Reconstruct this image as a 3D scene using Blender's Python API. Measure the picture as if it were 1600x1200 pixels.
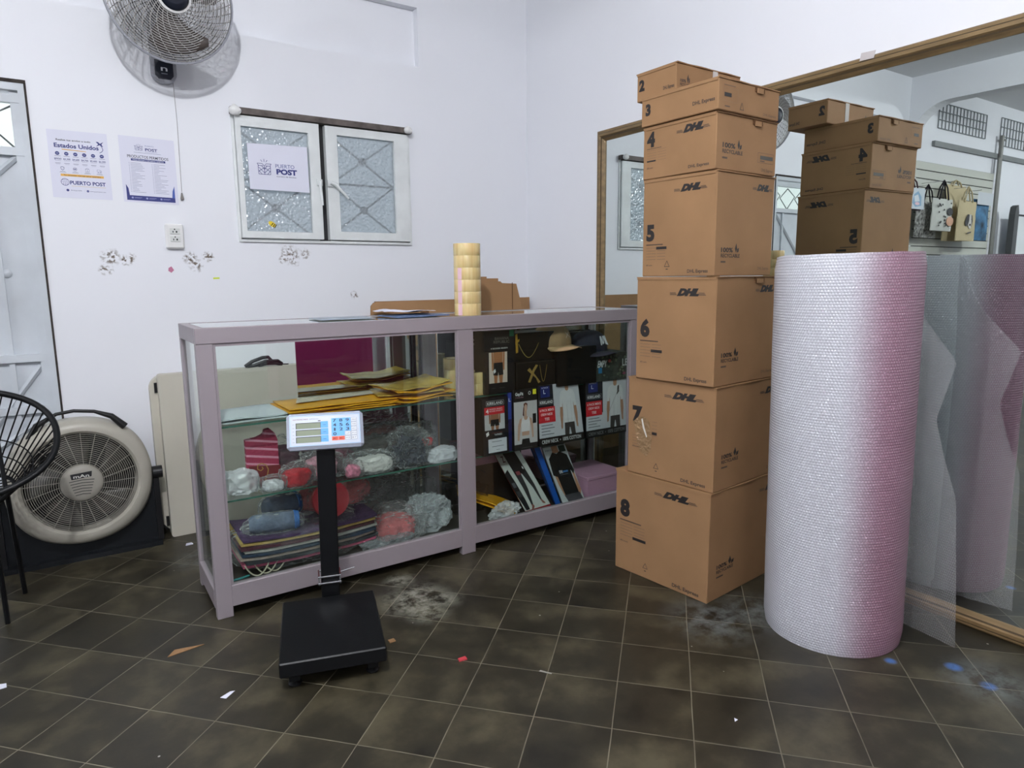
import bpy, math, random
from mathutils import Vector, Matrix, noise
PI = math.pi
random.seed(7)
S = bpy.context.scene
for o in list(bpy.data.objects): bpy.data.objects.remove(o)
COL = S.collection

# ------------------------------------------------------------------ camera
pitch, roll, yaw = math.radians(8.95), math.radians(-0.55), math.radians(33.6)
fw = Vector((0, math.cos(pitch), -math.sin(pitch))); rt = Vector((1, 0, 0)); up = rt.cross(fw)
rt2 = math.cos(roll)*rt + math.sin(roll)*up; up2 = -math.sin(roll)*rt + math.cos(roll)*up
MR = Matrix(((math.cos(yaw), math.sin(yaw), 0), (-math.sin(yaw), math.cos(yaw), 0), (0, 0, 1)))
RT, UP, FW = MR @ rt2, MR @ up2, MR @ fw
cam = bpy.data.cameras.new('camera'); camo = bpy.data.objects.new('camera', cam); COL.objects.link(camo)
m = Matrix((RT, UP, -FW)).transposed().to_4x4(); m.translation = Vector((0, 0, 1.15))
camo.matrix_world = m
cam.sensor_width = 36; cam.lens = 1050/1600*36; cam.clip_start = 0.02
S.camera = camo

# ------------------------------------------------------------------ world, lights, exposure
w = bpy.data.worlds.new('world'); S.world = w; w.use_nodes = True
w.node_tree.nodes['Background'].inputs[0].default_value = (0.93, 0.96, 1.0, 1)
w.node_tree.nodes['Background'].inputs[1].default_value = 0.34
LAMPS = [(-0.13, 0.45, 2.80, 42), (-4.4, 0.9, 2.80, 34), (-0.9, -2.3, 2.80, 15)]  # last lamp is unseen fill light added behind the viewer
for x, y, z, pw in LAMPS:
    l = bpy.data.lights.new('bulb_light', 'POINT'); l.energy = pw; l.shadow_soft_size = 0.045
    l.color = (0.955, 0.965, 1.0)
    lo = bpy.data.objects.new('bulb_light', l); COL.objects.link(lo); lo.location = (x, y, z)
vs = S.view_settings
vs.view_transform = 'Standard'; vs.look = 'None'; vs.gamma = 1; vs.use_curve_mapping = False
vs.exposure = 1.93

# ------------------------------------------------------------------ materials
def lin(c):
    return tuple((v/12.92 if v <= 0.04045 else ((v+0.055)/1.055)**2.4) for v in c)
def hexc(r, g, b): return lin((r/255, g/255, b/255))
_m = {}
def mat(name, color, rough=0.5, metal=0.0, bump=0.0, bscale=60.0, var=0.0, vscale=6.0, coat=0.0, spec=0.5, trans=0.0, stretch=None):
    if name in _m: return _m[name]
    mt = bpy.data.materials.new(name); mt.use_nodes = True; nt = mt.node_tree; b = nt.nodes['Principled BSDF']
    b.inputs['Base Color'].default_value = (*color, 1); b.inputs['Roughness'].default_value = rough
    b.inputs['Metallic'].default_value = metal; b.inputs['Specular IOR Level'].default_value = spec
    b.inputs['Coat Weight'].default_value = coat
    if trans: b.inputs['Transmission Weight'].default_value = trans
    if bump or var:
        tc = nt.nodes.new('ShaderNodeTexCoord'); mp = nt.nodes.new('ShaderNodeMapping')
        nt.links.new(tc.outputs['Object'], mp.inputs[0])
        if stretch: mp.inputs['Scale'].default_value = stretch
    if bump:
        n = nt.nodes.new('ShaderNodeTexNoise'); n.inputs['Scale'].default_value = bscale; n.inputs['Detail'].default_value = 4
        bp = nt.nodes.new('ShaderNodeBump'); bp.inputs['Strength'].default_value = bump; bp.inputs['Distance'].default_value = 0.01
        nt.links.new(mp.outputs[0], n.inputs['Vector']); nt.links.new(n.outputs[0], bp.inputs['Height'])
        nt.links.new(bp.outputs[0], b.inputs['Normal'])
    if var:
        n = nt.nodes.new('ShaderNodeTexNoise'); n.inputs['Scale'].default_value = vscale; n.inputs['Detail'].default_value = 5
        nt.links.new(mp.outputs[0], n.inputs['Vector'])
        cr = nt.nodes.new('ShaderNodeValToRGB')
        cr.color_ramp.elements[0].position = 0.3; cr.color_ramp.elements[1].position = 0.7
        cr.color_ramp.elements[0].color = (*[max(0, c*(1-var)) for c in color], 1)
        cr.color_ramp.elements[1].color = (*[min(1, c*(1+var)) for c in color], 1)
        nt.links.new(n.outputs[0], cr.inputs[0]); nt.links.new(cr.outputs[0], b.inputs['Base Color'])
    _m[name] = mt; return mt
def ink(c, rough=0.55):
    return mat('ink_%d_%d_%d_%d' % (*c, int(rough*100)), hexc(*c), rough)

def math_node(nt, op, a, b=None):
    n = nt.nodes.new('ShaderNodeMath'); n.operation = op
    for i, v in enumerate((a, b)):
        if v is None: continue
        if isinstance(v, (int, float)): n.inputs[i].default_value = v
        else: nt.links.new(v, n.inputs[i])
    return n.outputs[0]
def mixc(nt, fac, a, b):
    n = nt.nodes.new('ShaderNodeMix'); n.data_type = 'RGBA'
    if isinstance(fac, float): n.inputs[0].default_value = fac
    else: nt.links.new(fac, n.inputs[0])
    for i, v in ((6, a), (7, b)):
        if isinstance(v, tuple): n.inputs[i].default_value = (*v, 1)
        else: nt.links.new(v, n.inputs[i])
    return n.outputs[2]
def spot(nt, pos, c, r, nz, amp):
    """mask 1 inside a ragged patch"""
    d = nt.nodes.new('ShaderNodeVectorMath'); d.operation = 'DISTANCE'
    nt.links.new(pos, d.inputs[0]); d.inputs[1].default_value = c
    k = math_node(nt, 'MULTIPLY_ADD', nz, amp); k.node.inputs[2].default_value = 0
    t = math_node(nt, 'ADD', d.outputs['Value'], k)
    mr = nt.nodes.new('ShaderNodeMapRange'); nt.links.new(t, mr.inputs[0])
    mr.inputs[1].default_value = r*1.25 + amp*0.5; mr.inputs[2].default_value = r*0.45 + amp*0.5
    return mr.outputs[0]

def wall_material():
    mt = bpy.data.materials.new('white_wall_paint'); mt.use_nodes = True; nt = mt.node_tree; b = nt.nodes['Principled BSDF']
    b.inputs['Roughness'].default_value = 0.55; b.inputs['Specular IOR Level'].default_value = 0.25
    g = nt.nodes.new('ShaderNodeNewGeometry'); pos = g.outputs['Position']
    n1 = nt.nodes.new('ShaderNodeTexNoise'); n1.inputs['Scale'].default_value = 1.6; n1.inputs['Detail'].default_value = 3; nt.links.new(pos, n1.inputs['Vector'])
    n2 = nt.nodes.new('ShaderNodeTexNoise'); n2.inputs['Scale'].default_value = 70; n2.inputs['Detail'].default_value = 4; nt.links.new(pos, n2.inputs['Vector'])
    n3 = nt.nodes.new('ShaderNodeTexNoise'); n3.inputs['Scale'].default_value = 24; n3.inputs['Detail'].default_value = 5; nt.links.new(pos, n3.inputs['Vector'])
    base = mixc(nt, n1.outputs[0], (0.80, 0.815, 0.862), (0.83, 0.845, 0.885))
    mask = None
    for c, r in [((0.198, 3.457, 1.254), .036), ((0.251, 3.457, 1.249), .022), ((0.271, 3.457, 1.252), .02), ((0.175, 3.457, 1.205), .025),
                 ((0.515, 3.457, 1.25), .03), ((0.592, 3.457, 1.262), .024), ((0.975, 3.457, 1.272), .045), ((0.94, 3.457, 1.256), .022), ((1.05, 3.457, 1.28), .026),
                 ((0.54, 3.457, 1.225), .03), ((1.30, 3.457, 1.07), .02)]:
        s = spot(nt, pos, c, r, n3.outputs[0], 0.05)
        mask = s if mask is None else math_node(nt, 'MAXIMUM', mask, s)
    thr = nt.nodes.new('ShaderNodeMapRange'); nt.links.new(n2.outputs[0], thr.inputs[0]); thr.inputs[1].default_value = 0.46; thr.inputs[2].default_value = 0.58
    mask = math_node(nt, 'MULTIPLY', mask, thr.outputs[0])
    stain = mixc(nt, n3.outputs[0], (0.06, 0.045, 0.035), (0.26, 0.21, 0.17))
    c = mixc(nt, mask, base, stain)
    nt.links.new(c, b.inputs['Base Color'])
    bp = nt.nodes.new('ShaderNodeBump'); bp.inputs['Strength'].default_value = 0.18; bp.inputs['Distance'].default_value = 0.006
    n4 = nt.nodes.new('ShaderNodeTexNoise'); n4.inputs['Scale'].default_value = 9; n4.inputs['Detail'].default_value = 6; nt.links.new(pos, n4.inputs['Vector'])
    nt.links.new(n4.outputs[0], bp.inputs['Height']); nt.links.new(bp.outputs[0], b.inputs['Normal'])
    return mt
def floor_material():
    mt = bpy.data.materials.new('dark_cement_tiles'); mt.use_nodes = True; nt = mt.node_tree; b = nt.nodes['Principled BSDF']
    g = nt.nodes.new('ShaderNodeNewGeometry'); pos = g.outputs['Position']
    O = (1.27094, 2.2038); I = (0.13842, -0.15155); J = (-0.1519, -0.14364)
    det = I[0]*J[1]-I[1]*J[0]
    wob = nt.nodes.new('ShaderNodeTexNoise'); wob.inputs['Scale'].default_value = 2.2; nt.links.new(pos, wob.inputs['Vector'])
    sx = nt.nodes.new('ShaderNodeSeparateXYZ'); nt.links.new(pos, sx.inputs[0])
    px = math_node(nt, 'SUBTRACT', sx.outputs[0], O[0]); py = math_node(nt, 'SUBTRACT', sx.outputs[1], O[1])
    wv = math_node(nt, 'MULTIPLY', math_node(nt, 'SUBTRACT', wob.outputs[0], 0.5), 0.05)
    def comb(a, c):
        return math_node(nt, 'ADD', math_node(nt, 'ADD', math_node(nt, 'MULTIPLY', px, a), math_node(nt, 'MULTIPLY', py, c)), wv)
    u = comb(J[1]/det, -J[0]/det); v = comb(-I[1]/det, I[0]/det)
    ids = []; ds = []
    for t in (u, v):
        r = math_node(nt, 'ROUND', t); ds.append(math_node(nt, 'ABSOLUTE', math_node(nt, 'SUBTRACT', t, r))); ids.append(math_node(nt, 'FLOOR', t))
    d = math_node(nt, 'MINIMUM', ds[0], ds[1])
    gr = nt.nodes.new('ShaderNodeMapRange'); nt.links.new(d, gr.inputs[0]); gr.inputs[1].default_value = 0.0085; gr.inputs[2].default_value = 0.0045
    cx = nt.nodes.new('ShaderNodeCombineXYZ'); nt.links.new(ids[0], cx.inputs[0]); nt.links.new(ids[1], cx.inputs[1])
    wn = nt.nodes.new('ShaderNodeTexWhiteNoise'); nt.links.new(cx.outputs[0], wn.inputs['Vector'])
    n1 = nt.nodes.new('ShaderNodeTexNoise'); n1.inputs['Scale'].default_value = 4.2; n1.inputs['Detail'].default_value = 7; n1.inputs['Roughness'].default_value = 0.62
    off = nt.nodes.new('ShaderNodeVectorMath'); off.operation = 'MULTIPLY_ADD'
    nt.links.new(wn.outputs['Color'], off.inputs[0]); off.inputs[1].default_value = (1.2, 1.2, 0); nt.links.new(pos, off.inputs[2])
    nt.links.new(off.outputs[0], n1.inputs['Vector'])
    cr = nt.nodes.new('ShaderNodeValToRGB'); e = cr.color_ramp.elements
    e[0].position = 0.34; e[0].color = (0.012, 0.010, 0.006, 1); e[1].position = 0.68; e[1].color = (0.080, 0.068, 0.040, 1)
    x = e.new(0.5); x.color = (0.029, 0.0245, 0.0145, 1)
    nt.links.new(n1.outputs[0], cr.inputs[0])
    # grout, thinner and paler in places
    ng = nt.nodes.new('ShaderNodeTexNoise'); ng.inputs['Scale'].default_value = 7; nt.links.new(pos, ng.inputs['Vector'])
    groutc = mixc(nt, ng.outputs[0], (0.035, 0.03, 0.022), (0.27, 0.24, 0.17))
    c = mixc(nt, gr.outputs[0], cr.outputs[0], groutc)
    # plaster dust and paint marks
    n3 = nt.nodes.new('ShaderNodeTexNoise'); n3.inputs['Scale'].default_value = 16; n3.inputs['Detail'].default_value = 7; n3.inputs['Roughness'].default_value = 0.7; nt.links.new(pos, n3.inputs['Vector'])
    def patch(cc, spots, col, lo, hi, amp, opa):
        mk = None
        for p, r in spots:
            s = spot(nt, pos, (*p, 0), r, n3.outputs[0], amp)
            mk = s if mk is None else math_node(nt, 'MAXIMUM', mk, s)
        th = nt.nodes.new('ShaderNodeMapRange'); nt.links.new(n3.outputs[0], th.inputs[0]); th.inputs[1].default_value = lo; th.inputs[2].default_value = hi
        mk = math_node(nt, 'MULTIPLY', math_node(nt, 'MULTIPLY', mk, th.outputs[0]), opa)
        return mixc(nt, mk, cc, col)
    c = patch(c, [((0.97, 2.10), .13), ((0.96, 2.0), .08), ((0.985, 2.28), .06), ((1.05, 2.05), .07)], (0.42, 0.42, 0.34), 0.42, 0.66, 0.12, 0.8)
    c = patch(c, [((1.74, 1.40), .16), ((1.9, 1.35), .14), ((2.1, 0.72), .12), ((0.4, 2.95), .12)], (0.25, 0.28, 0.28), 0.42, 0.7, 0.15, 0.6)
    c = patch(c, [((1.977, 0.930), .016), ((2.098, 0.808), .022), ((2.076, 0.708), .02)], (0.06, 0.16, 0.42), 0.3, 0.5, 0.02, 0.9)
    # fine white specks
    vo = nt.nodes.new('ShaderNodeTexVoronoi'); vo.inputs['Scale'].default_value = 9; nt.links.new(pos, vo.inputs['Vector'])
    sp = nt.nodes.new('ShaderNodeMapRange'); nt.links.new(vo.outputs['Distance'], sp.inputs[0]); sp.inputs[1].default_value = 0.035; sp.inputs[2].default_value = 0.02
    wn2 = nt.nodes.new('ShaderNodeSeparateColor'); nt.links.new(vo.outputs['Color'], wn2.inputs[0])
    on = math_node(nt, 'GREATER_THAN', wn2.outputs[0], 0.45)
    c = mixc(nt, math_node(nt, 'MULTIPLY', sp.outputs[0], on), c, (0.45, 0.44, 0.40))
    nt.links.new(c, b.inputs['Base Color'])
    rr = nt.nodes.new('ShaderNodeMapRange'); nt.links.new(n1.outputs[0], rr.inputs[0]); rr.inputs[3].default_value = 0.28; rr.inputs[4].default_value = 0.55
    nt.links.new(rr.outputs[0], b.inputs['Roughness']); b.inputs['Specular IOR Level'].default_value = 0.45
    bp = nt.nodes.new('ShaderNodeBump'); bp.inputs['Strength'].default_value = 0.25; bp.inputs['Distance'].default_value = 0.004
    hh = math_node(nt, 'SUBTRACT', n1.outputs[0], gr.outputs[0]); nt.links.new(hh, bp.inputs['Height']); nt.links.new(bp.outputs[0], b.inputs['Normal'])
    return mt
def fresnel(nt, ior, normal=None):
    fr = nt.nodes.new('ShaderNodeFresnel'); g = nt.nodes.new('ShaderNodeNewGeometry')
    # the node inverts the index on back faces; a thin pane should not, so undo it
    v = math_node(nt, 'MULTIPLY', g.outputs['Backfacing'], 1/ior-ior); v = math_node(nt, 'ADD', v, ior)
    nt.links.new(v, fr.inputs[0])
    if normal: nt.links.new(normal, fr.inputs[1])
    return fr
def thin_glass(name, tint=(0.93, 0.97, 0.95), refl=1.0, haze=0.0):
    """flat pane: clear with a Fresnel reflection"""
    mt = bpy.data.materials.new(name); mt.use_nodes = True; nt = mt.node_tree; nt.nodes.clear()
    out = nt.nodes.new('ShaderNodeOutputMaterial'); tr = nt.nodes.new('ShaderNodeBsdfTransparent'); tr.inputs[0].default_value = (*tint, 1)
    gl = nt.nodes.new('ShaderNodeBsdfGlossy'); gl.inputs['Roughness'].default_value = 0.0; gl.inputs[0].default_value = (0.95, 0.97, 0.96, 1)
    fr = fresnel(nt, 1.5)
    mx = nt.nodes.new('ShaderNodeMixShader'); nt.links.new(math_node(nt, 'MULTIPLY', fr.outputs[0], refl), mx.inputs[0])
    nt.links.new(tr.outputs[0], mx.inputs[1]); nt.links.new(gl.outputs[0], mx.inputs[2])
    last = mx
    if haze:
        df = nt.nodes.new('ShaderNodeBsdfDiffuse'); df.inputs[0].default_value = (0.7, 0.72, 0.72, 1)
        m2 = nt.nodes.new('ShaderNodeMixShader'); m2.inputs[0].default_value = haze
        nt.links.new(mx.outputs[0], m2.inputs[1]); nt.links.new(df.outputs[0], m2.inputs[2]); last = m2
    nt.links.new(last.outputs[0], out.inputs[0]); return mt
def film(name, col, opacity, rough=0.18, bscale=25, bstr=0.9, cells=0.0, dist=0.01, pink=None, transl=0.0):
    """crinkled plastic film: partly clear, glossy, bumpy. cells>0 adds a regular lattice of air bubbles"""
    mt = bpy.data.materials.new(name); mt.use_nodes = True; nt = mt.node_tree; b = nt.nodes['Principled BSDF']
    b.inputs['Base Color'].default_value = (*col, 1); b.inputs['Roughness'].default_value = rough; b.inputs['Specular IOR Level'].default_value = 0.6
    tc = nt.nodes.new('ShaderNodeTexCoord')
    if cells:
        uv = nt.nodes.new('ShaderNodeUVMap'); mp = nt.nodes.new('ShaderNodeMapping'); mp.inputs['Scale'].default_value = (cells, cells, 1)
        mp.inputs['Rotation'].default_value = (0, 0, 0.0)
        nt.links.new(uv.outputs[0], mp.inputs[0])
        s = nt.nodes.new('ShaderNodeSeparateXYZ'); nt.links.new(mp.outputs[0], s.inputs[0])
        row = math_node(nt, 'FLOOR', s.outputs[1])
        fx = math_node(nt, 'FRACT', math_node(nt, 'ADD', s.outputs[0], math_node(nt, 'MULTIPLY', row, 0.5)))
        fy = math_node(nt, 'FRACT', s.outputs[1])
        dx = math_node(nt, 'SUBTRACT', fx, 0.5); dy = math_node(nt, 'SUBTRACT', fy, 0.5)
        rr = math_node(nt, 'SQRT', math_node(nt, 'ADD', math_node(nt, 'MULTIPLY', dx, dx), math_node(nt, 'MULTIPLY', dy, dy)))
        h = nt.nodes.new('ShaderNodeMapRange'); h.interpolation_type = 'SMOOTHSTEP'; nt.links.new(rr, h.inputs[0]); h.inputs[1].default_value = 0.5; h.inputs[2].default_value = 0.2
        n = nt.nodes.new('ShaderNodeTexNoise'); n.inputs['Scale'].default_value = bscale; n.inputs['Detail'].default_value = 3; nt.links.new(tc.outputs['Object'], n.inputs['Vector'])
        hh = math_node(nt, 'ADD', h.outputs[0], math_node(nt, 'MULTIPLY', n.outputs[0], 1.6))
        if pink:
            # film tint turns rosy on one side of the roll
            g = nt.nodes.new('ShaderNodeSeparateXYZ'); nt.links.new(tc.outputs['Object'], g.inputs[0])
            t = math_node(nt, 'ADD', math_node(nt, 'MULTIPLY', g.outputs[0], 0.42), math_node(nt, 'MULTIPLY', g.outputs[1], -4.79))
            k = nt.nodes.new('ShaderNodeMapRange'); k.interpolation_type = 'SMOOTHSTEP'; nt.links.new(t, k.inputs[0]); k.inputs[1].default_value = 0.40; k.inputs[2].default_value = 0.92
            bc = mixc(nt, k.outputs[0], col, pink)
            bc = mixc(nt, math_node(nt, 'MULTIPLY', h.outputs[0], 0.16), bc, (0.70, 0.68, 0.74))
            nt.links.new(bc, b.inputs['Base Color'])
    else:
        n = nt.nodes.new('ShaderNodeTexVoronoi'); n.feature = 'SMOOTH_F1'; n.inputs['Scale'].default_value = bscale; nt.links.new(tc.outputs['Object'], n.inputs['Vector'])
        hh = n.outputs['Distance']
    bp = nt.nodes.new('ShaderNodeBump'); bp.inputs['Strength'].default_value = bstr; bp.inputs['Distance'].default_value = dist
    nt.links.new(hh, bp.inputs['Height']); nt.links.new(bp.outputs[0], b.inputs['Normal'])
    if opacity < 1:
        out = nt.nodes['Material Output']; tr = nt.nodes.new('ShaderNodeBsdfTransparent'); mx = nt.nodes.new('ShaderNodeMixShader')
        fr = fresnel(nt, 1.45, bp.outputs[0])
        f = math_node(nt, 'MINIMUM', math_node(nt, 'ADD', math_node(nt, 'MULTIPLY', fr.outputs[0], 1.2), opacity), 1.0)
        body = b.outputs[0]
        if transl:
            tl = nt.nodes.new('ShaderNodeBsdfTranslucent'); tl.inputs[0].default_value = (*col, 1); m3 = nt.nodes.new('ShaderNodeMixShader'); m3.inputs[0].default_value = transl
            nt.links.new(body, m3.inputs[1]); nt.links.new(tl.outputs[0], m3.inputs[2]); body = m3.outputs[0]
        nt.links.new(f, mx.inputs[0]); nt.links.new(tr.outputs[0], mx.inputs[1]); nt.links.new(body, mx.inputs[2]); nt.links.new(mx.outputs[0], out.inputs[0])
    return mt

WALL = wall_material(); FLOOR = floor_material()
CEIL = mat('ceiling_paint', (0.78, 0.79, 0.80), 0.8, bump=0.1, bscale=8)
GLASS = thin_glass('case_glass', refl=1.0)
GLASS_EDGE = mat('green_glass_edge', hexc(60, 110, 95), 0.15, spec=0.8)
MIRROR = mat('mirror_silver', (0.70, 0.755, 0.735), 0.0, 1.0)
MIRROR2 = mat('dim_mirror_silver', (0.62, 0.66, 0.63), 0.01, 1.0)
ALU = mat('lilac_grey_anodised_aluminium', hexc(158, 149, 154), 0.42, 0.25, bump=0.03, bscale=30, stretch=(1, 1, 1))
ALU_D = mat('aluminium_joint', hexc(96, 90, 95), 0.5, 0.3)
CARD = mat('kraft_cardboard', hexc(150, 116, 83), 0.75, bump=0.06, bscale=14, var=0.09, vscale=5, spec=0.2)
CARD_D = mat('cardboard_edge', hexc(96, 68, 46), 0.9, spec=0.1)
TAPE_CLEAR = thin_glass('clear_packing_tape', (0.96, 0.95, 0.93), 2.0, haze=0.12)
BLACK = mat('black_plastic', (0.008, 0.008, 0.009), 0.42, spec=.35)
BLACKM = mat('black_powder_coat', (0.0045, 0.005, 0.006), 0.42, spec=.25, metal= 0.0, bump=0.03, bscale=120)
CHROME = mat('chrome', (0.7, 0.7, 0.72), 0.18, 1.0)
WHITEP = mat('white_plastic', (0.78, 0.78, 0.77), 0.4)
GREYP = mat('warm_grey_plastic', hexc(160, 156, 146), 0.42)
WIRE = mat('grille_wire', hexc(176, 172, 162), 0.35, 0.3)
BAG = film('clear_bag_plastic', (0.85, 0.87, 0.88), 0.05, 0.10, 34, 1.0, dist=0.02, transl=.3)
BAGW = film('milky_bag_plastic', (0.80, 0.81, 0.85), 0.5, 0.25, 14, .6, dist=0.02)
PAPER = mat('white_paper', (0.72, 0.73, 0.84), 0.7)
GOLD = mat('gilt_wood', hexc(126, 104, 70), 0.5, 0.15, bump=0.12, bscale=12, var=0.22, vscale=9, stretch=(6, 1, 6))
DOORP = mat('door_paint', hexc(196, 202, 208), 0.5, 0.0, bump=0.1, bscale=9, var=0.12, vscale=4)
FRAMEP = mat('window_paint', hexc(222, 226, 226), 0.5, bump=0.1, bscale=16, var=0.06, vscale=11)

# ------------------------------------------------------------------ mesh building
class MB:
    def __init__(s): s.v = []; s.f = []; s.mi = []; s.m = []; s.uv = {}
    def slot(s, m):
        if m not in s.m: s.m.append(m)
        return s.m.index(m)
    def add(s, vs, fs, m, M=None):
        n = len(s.v); k = s.slot(m)
        for p in vs: s.v.append(tuple(M @ Vector(p)) if M else tuple(p))
        for f in fs: s.f.append(tuple(i+n for i in f)); s.mi.append(k)
    def box(s, x0, x1, y0, y1, z0, z1, m, M=None):
        vs = [(x, y, z) for z in (z0, z1) for y in (y0, y1) for x in (x0, x1)]
        s.add(vs, [(0, 2, 3, 1), (4, 5, 7, 6), (0, 1, 5, 4), (2, 6, 7, 3), (0, 4, 6, 2), (1, 3, 7, 5)], m, M)
    def bbox(s, x0, x1, y0, y1, z0, z1, m, b=0.004, M=None):
        """box with chamfered edges"""
        vs = []; X = (x0, x1); Y = (y0, y1); Z = (z0, z1); idx = {}
        for i in (0, 1):
            for j in (0, 1):
                for k in (0, 1):
                    sx, sy, sz = 1-2*i, 1-2*j, 1-2*k
                    for ax in range(3):
                        p = [X[i]+sx*b, Y[j]+sy*b, Z[k]+sz*b]; p[ax] = (X[i], Y[j], Z[k])[ax]
                        idx[(i, j, k, ax)] = len(vs); vs.append(p)
        F = []
        for ax in range(3):
            for e in (0, 1):
                o = [a for a in range(3) if a != ax]; q = []
                for (a, c) in ((0, 0), (1, 0), (1, 1), (0, 1)):
                    t = [0, 0, 0]; t[ax] = e; t[o[0]] = a; t[o[1]] = c; q.append(idx[(*t, ax)])
                F.append(tuple(q))
        for ax in range(3):
            o = [a for a in range(3) if a != ax]
            for a in (0, 1):
                for c in (0, 1):
                    q = []
                    for e in (0, 1):
                        t = [0, 0, 0]; t[ax] = e; t[o[0]] = a; t[o[1]] = c
                        pr = [idx[(*t, o[0])], idx[(*t, o[1])]]
                        q += pr if e == 0 else pr[::-1]
                    F.append(tuple(q))
        for i in (0, 1):
            for j in (0, 1):
                for k in (0, 1): F.append(tuple(idx[(i, j, k, a)] for a in range(3)))
        s.add(vs, F, m, M)
    def tube(s, pts, r, m, seg=8, closed=False, M=None):
        P = [Vector(p) for p in pts]; n = len(P); vs = []; fs = []
        R = r if isinstance(r, (list, tuple)) else [r]*n
        prev = None
        for i, p in enumerate(P):
            t = (P[(i+1) % n]-P[i-1]) if closed else (P[min(i+1, n-1)]-P[max(i-1, 0)])
            if t.length < 1e-9: t = Vector((0, 0, 1))
            t.normalize()
            if prev is None:
                a = Vector((0, 0, 1)) if abs(t.z) < 0.9 else Vector((1, 0, 0)); u = t.cross(a).normalized()
            else: u = (prev - t*prev.dot(t)).normalized()
            prev = u; w_ = t.cross(u)
            for k in range(seg):
                a = 2*PI*k/seg; vs.append(p + R[i]*(math.cos(a)*u + math.sin(a)*w_))
        for i in range(n if closed else n-1):
            for k in range(seg):
                a, b_ = i*seg+k, i*seg+(k+1) % seg; j = (i+1) % n
                fs.append((a, b_, j*seg+(k+1) % seg, j*seg+k))
        if not closed: fs += [tuple(range(seg))[::-1], tuple((n-1)*seg+k for k in range(seg))]
        s.add(vs, fs, m, M)
    def lathe(s, prof, m, seg=48, M=None, cap=True):
        """profile [(r,z)] spun around local Z"""
        vs = []; fs = []; n = len(prof)
        for i in range(seg):
            a = 2*PI*i/seg
            for r, z in prof: vs.append((r*math.cos(a), r*math.sin(a), z))
        for i in range(seg):
            j = (i+1) % seg
            for k in range(n-1): fs.append((i*n+k, j*n+k, j*n+k+1, i*n+k+1))
        if cap:
            if prof[0][0] > 1e-6: fs.append(tuple(i*n for i in range(seg))[::-1])
            if prof[-1][0] > 1e-6: fs.append(tuple(i*n+n-1 for i in range(seg)))
        s.add(vs, fs, m, M)
    def prism(s, poly, h0, h1, m, M=None, side=None):
        """polygon in XY extruded from z=h0 to h1"""
        n = len(poly); vs = [(x, y, h0) for x, y in poly]+[(x, y, h1) for x, y in poly]
        s.add(vs, [tuple(range(n))[::-1], tuple(range(n, 2*n))], m, M)
        s.add(vs, [(i, (i+1) % n, n+(i+1) % n, n+i) for i in range(n)], side or m, M)
    def hexa(s, q, d, m, side=None):
        """front quad (bl, br, tr, tl) and depth vector"""
        q = [Vector(p) for p in q]; d = Vector(d); vs = q+[p+d for p in q]
        s.add(vs, [(0, 1, 2, 3)], m); s.add(vs, [(7, 6, 5, 4), (0, 4, 5, 1), (1, 5, 6, 2), (2, 6, 7, 3), (3, 7, 4, 0)], side or m)
    def build(s, name, parent=None, smooth=False, uv=None):
        me = bpy.data.meshes.new(name); me.from_pydata([tuple(p) for p in s.v], [], s.f)
        for k in s.m: me.materials.append(k)
        for p, k in zip(me.polygons, s.mi): p.material_index = k
        if smooth: me.polygons.foreach_set('use_smooth', [True]*len(me.polygons))
        if uv:
            L = me.uv_layers.new(name='UVMap')
            for lp in me.loops: L.data[lp.index].uv = uv[lp.vertex_index]
        me.update()
        o = bpy.data.objects.new(name, me); COL.objects.link(o)
        if parent: o.parent = parent
        if smooth:
            try: me.set_sharp_from_angle(angle=math.radians(40))
            except Exception: pass
        return o
def thing(name, label, cat, loc=(0, 0, 0), rz=0.0, group=None):
    o = bpy.data.objects.new(name, None); COL.objects.link(o); o.empty_display_size = 0.05
    o.location = loc; o.rotation_euler = (0, 0, rz)
    return tag(o, label, cat, group)
def tag(o, label, cat, group=None, kind=None):
    o['label'] = label; o['category'] = cat
    if group: o['group'] = group
    if kind: o['kind'] = kind
    return o
def struct(o): o['kind'] = 'structure'; return o
def frame(origin, normal, upv=(0, 0, 1)):
    """matrix whose local Z is the normal and local Y is near upv"""
    z = Vector(normal).normalized(); x = Vector(upv).cross(z).normalized(); y = z.cross(x)
    M = Matrix((x, y, z)).transposed().to_4x4(); M.translation = Vector(origin); return M

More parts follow.
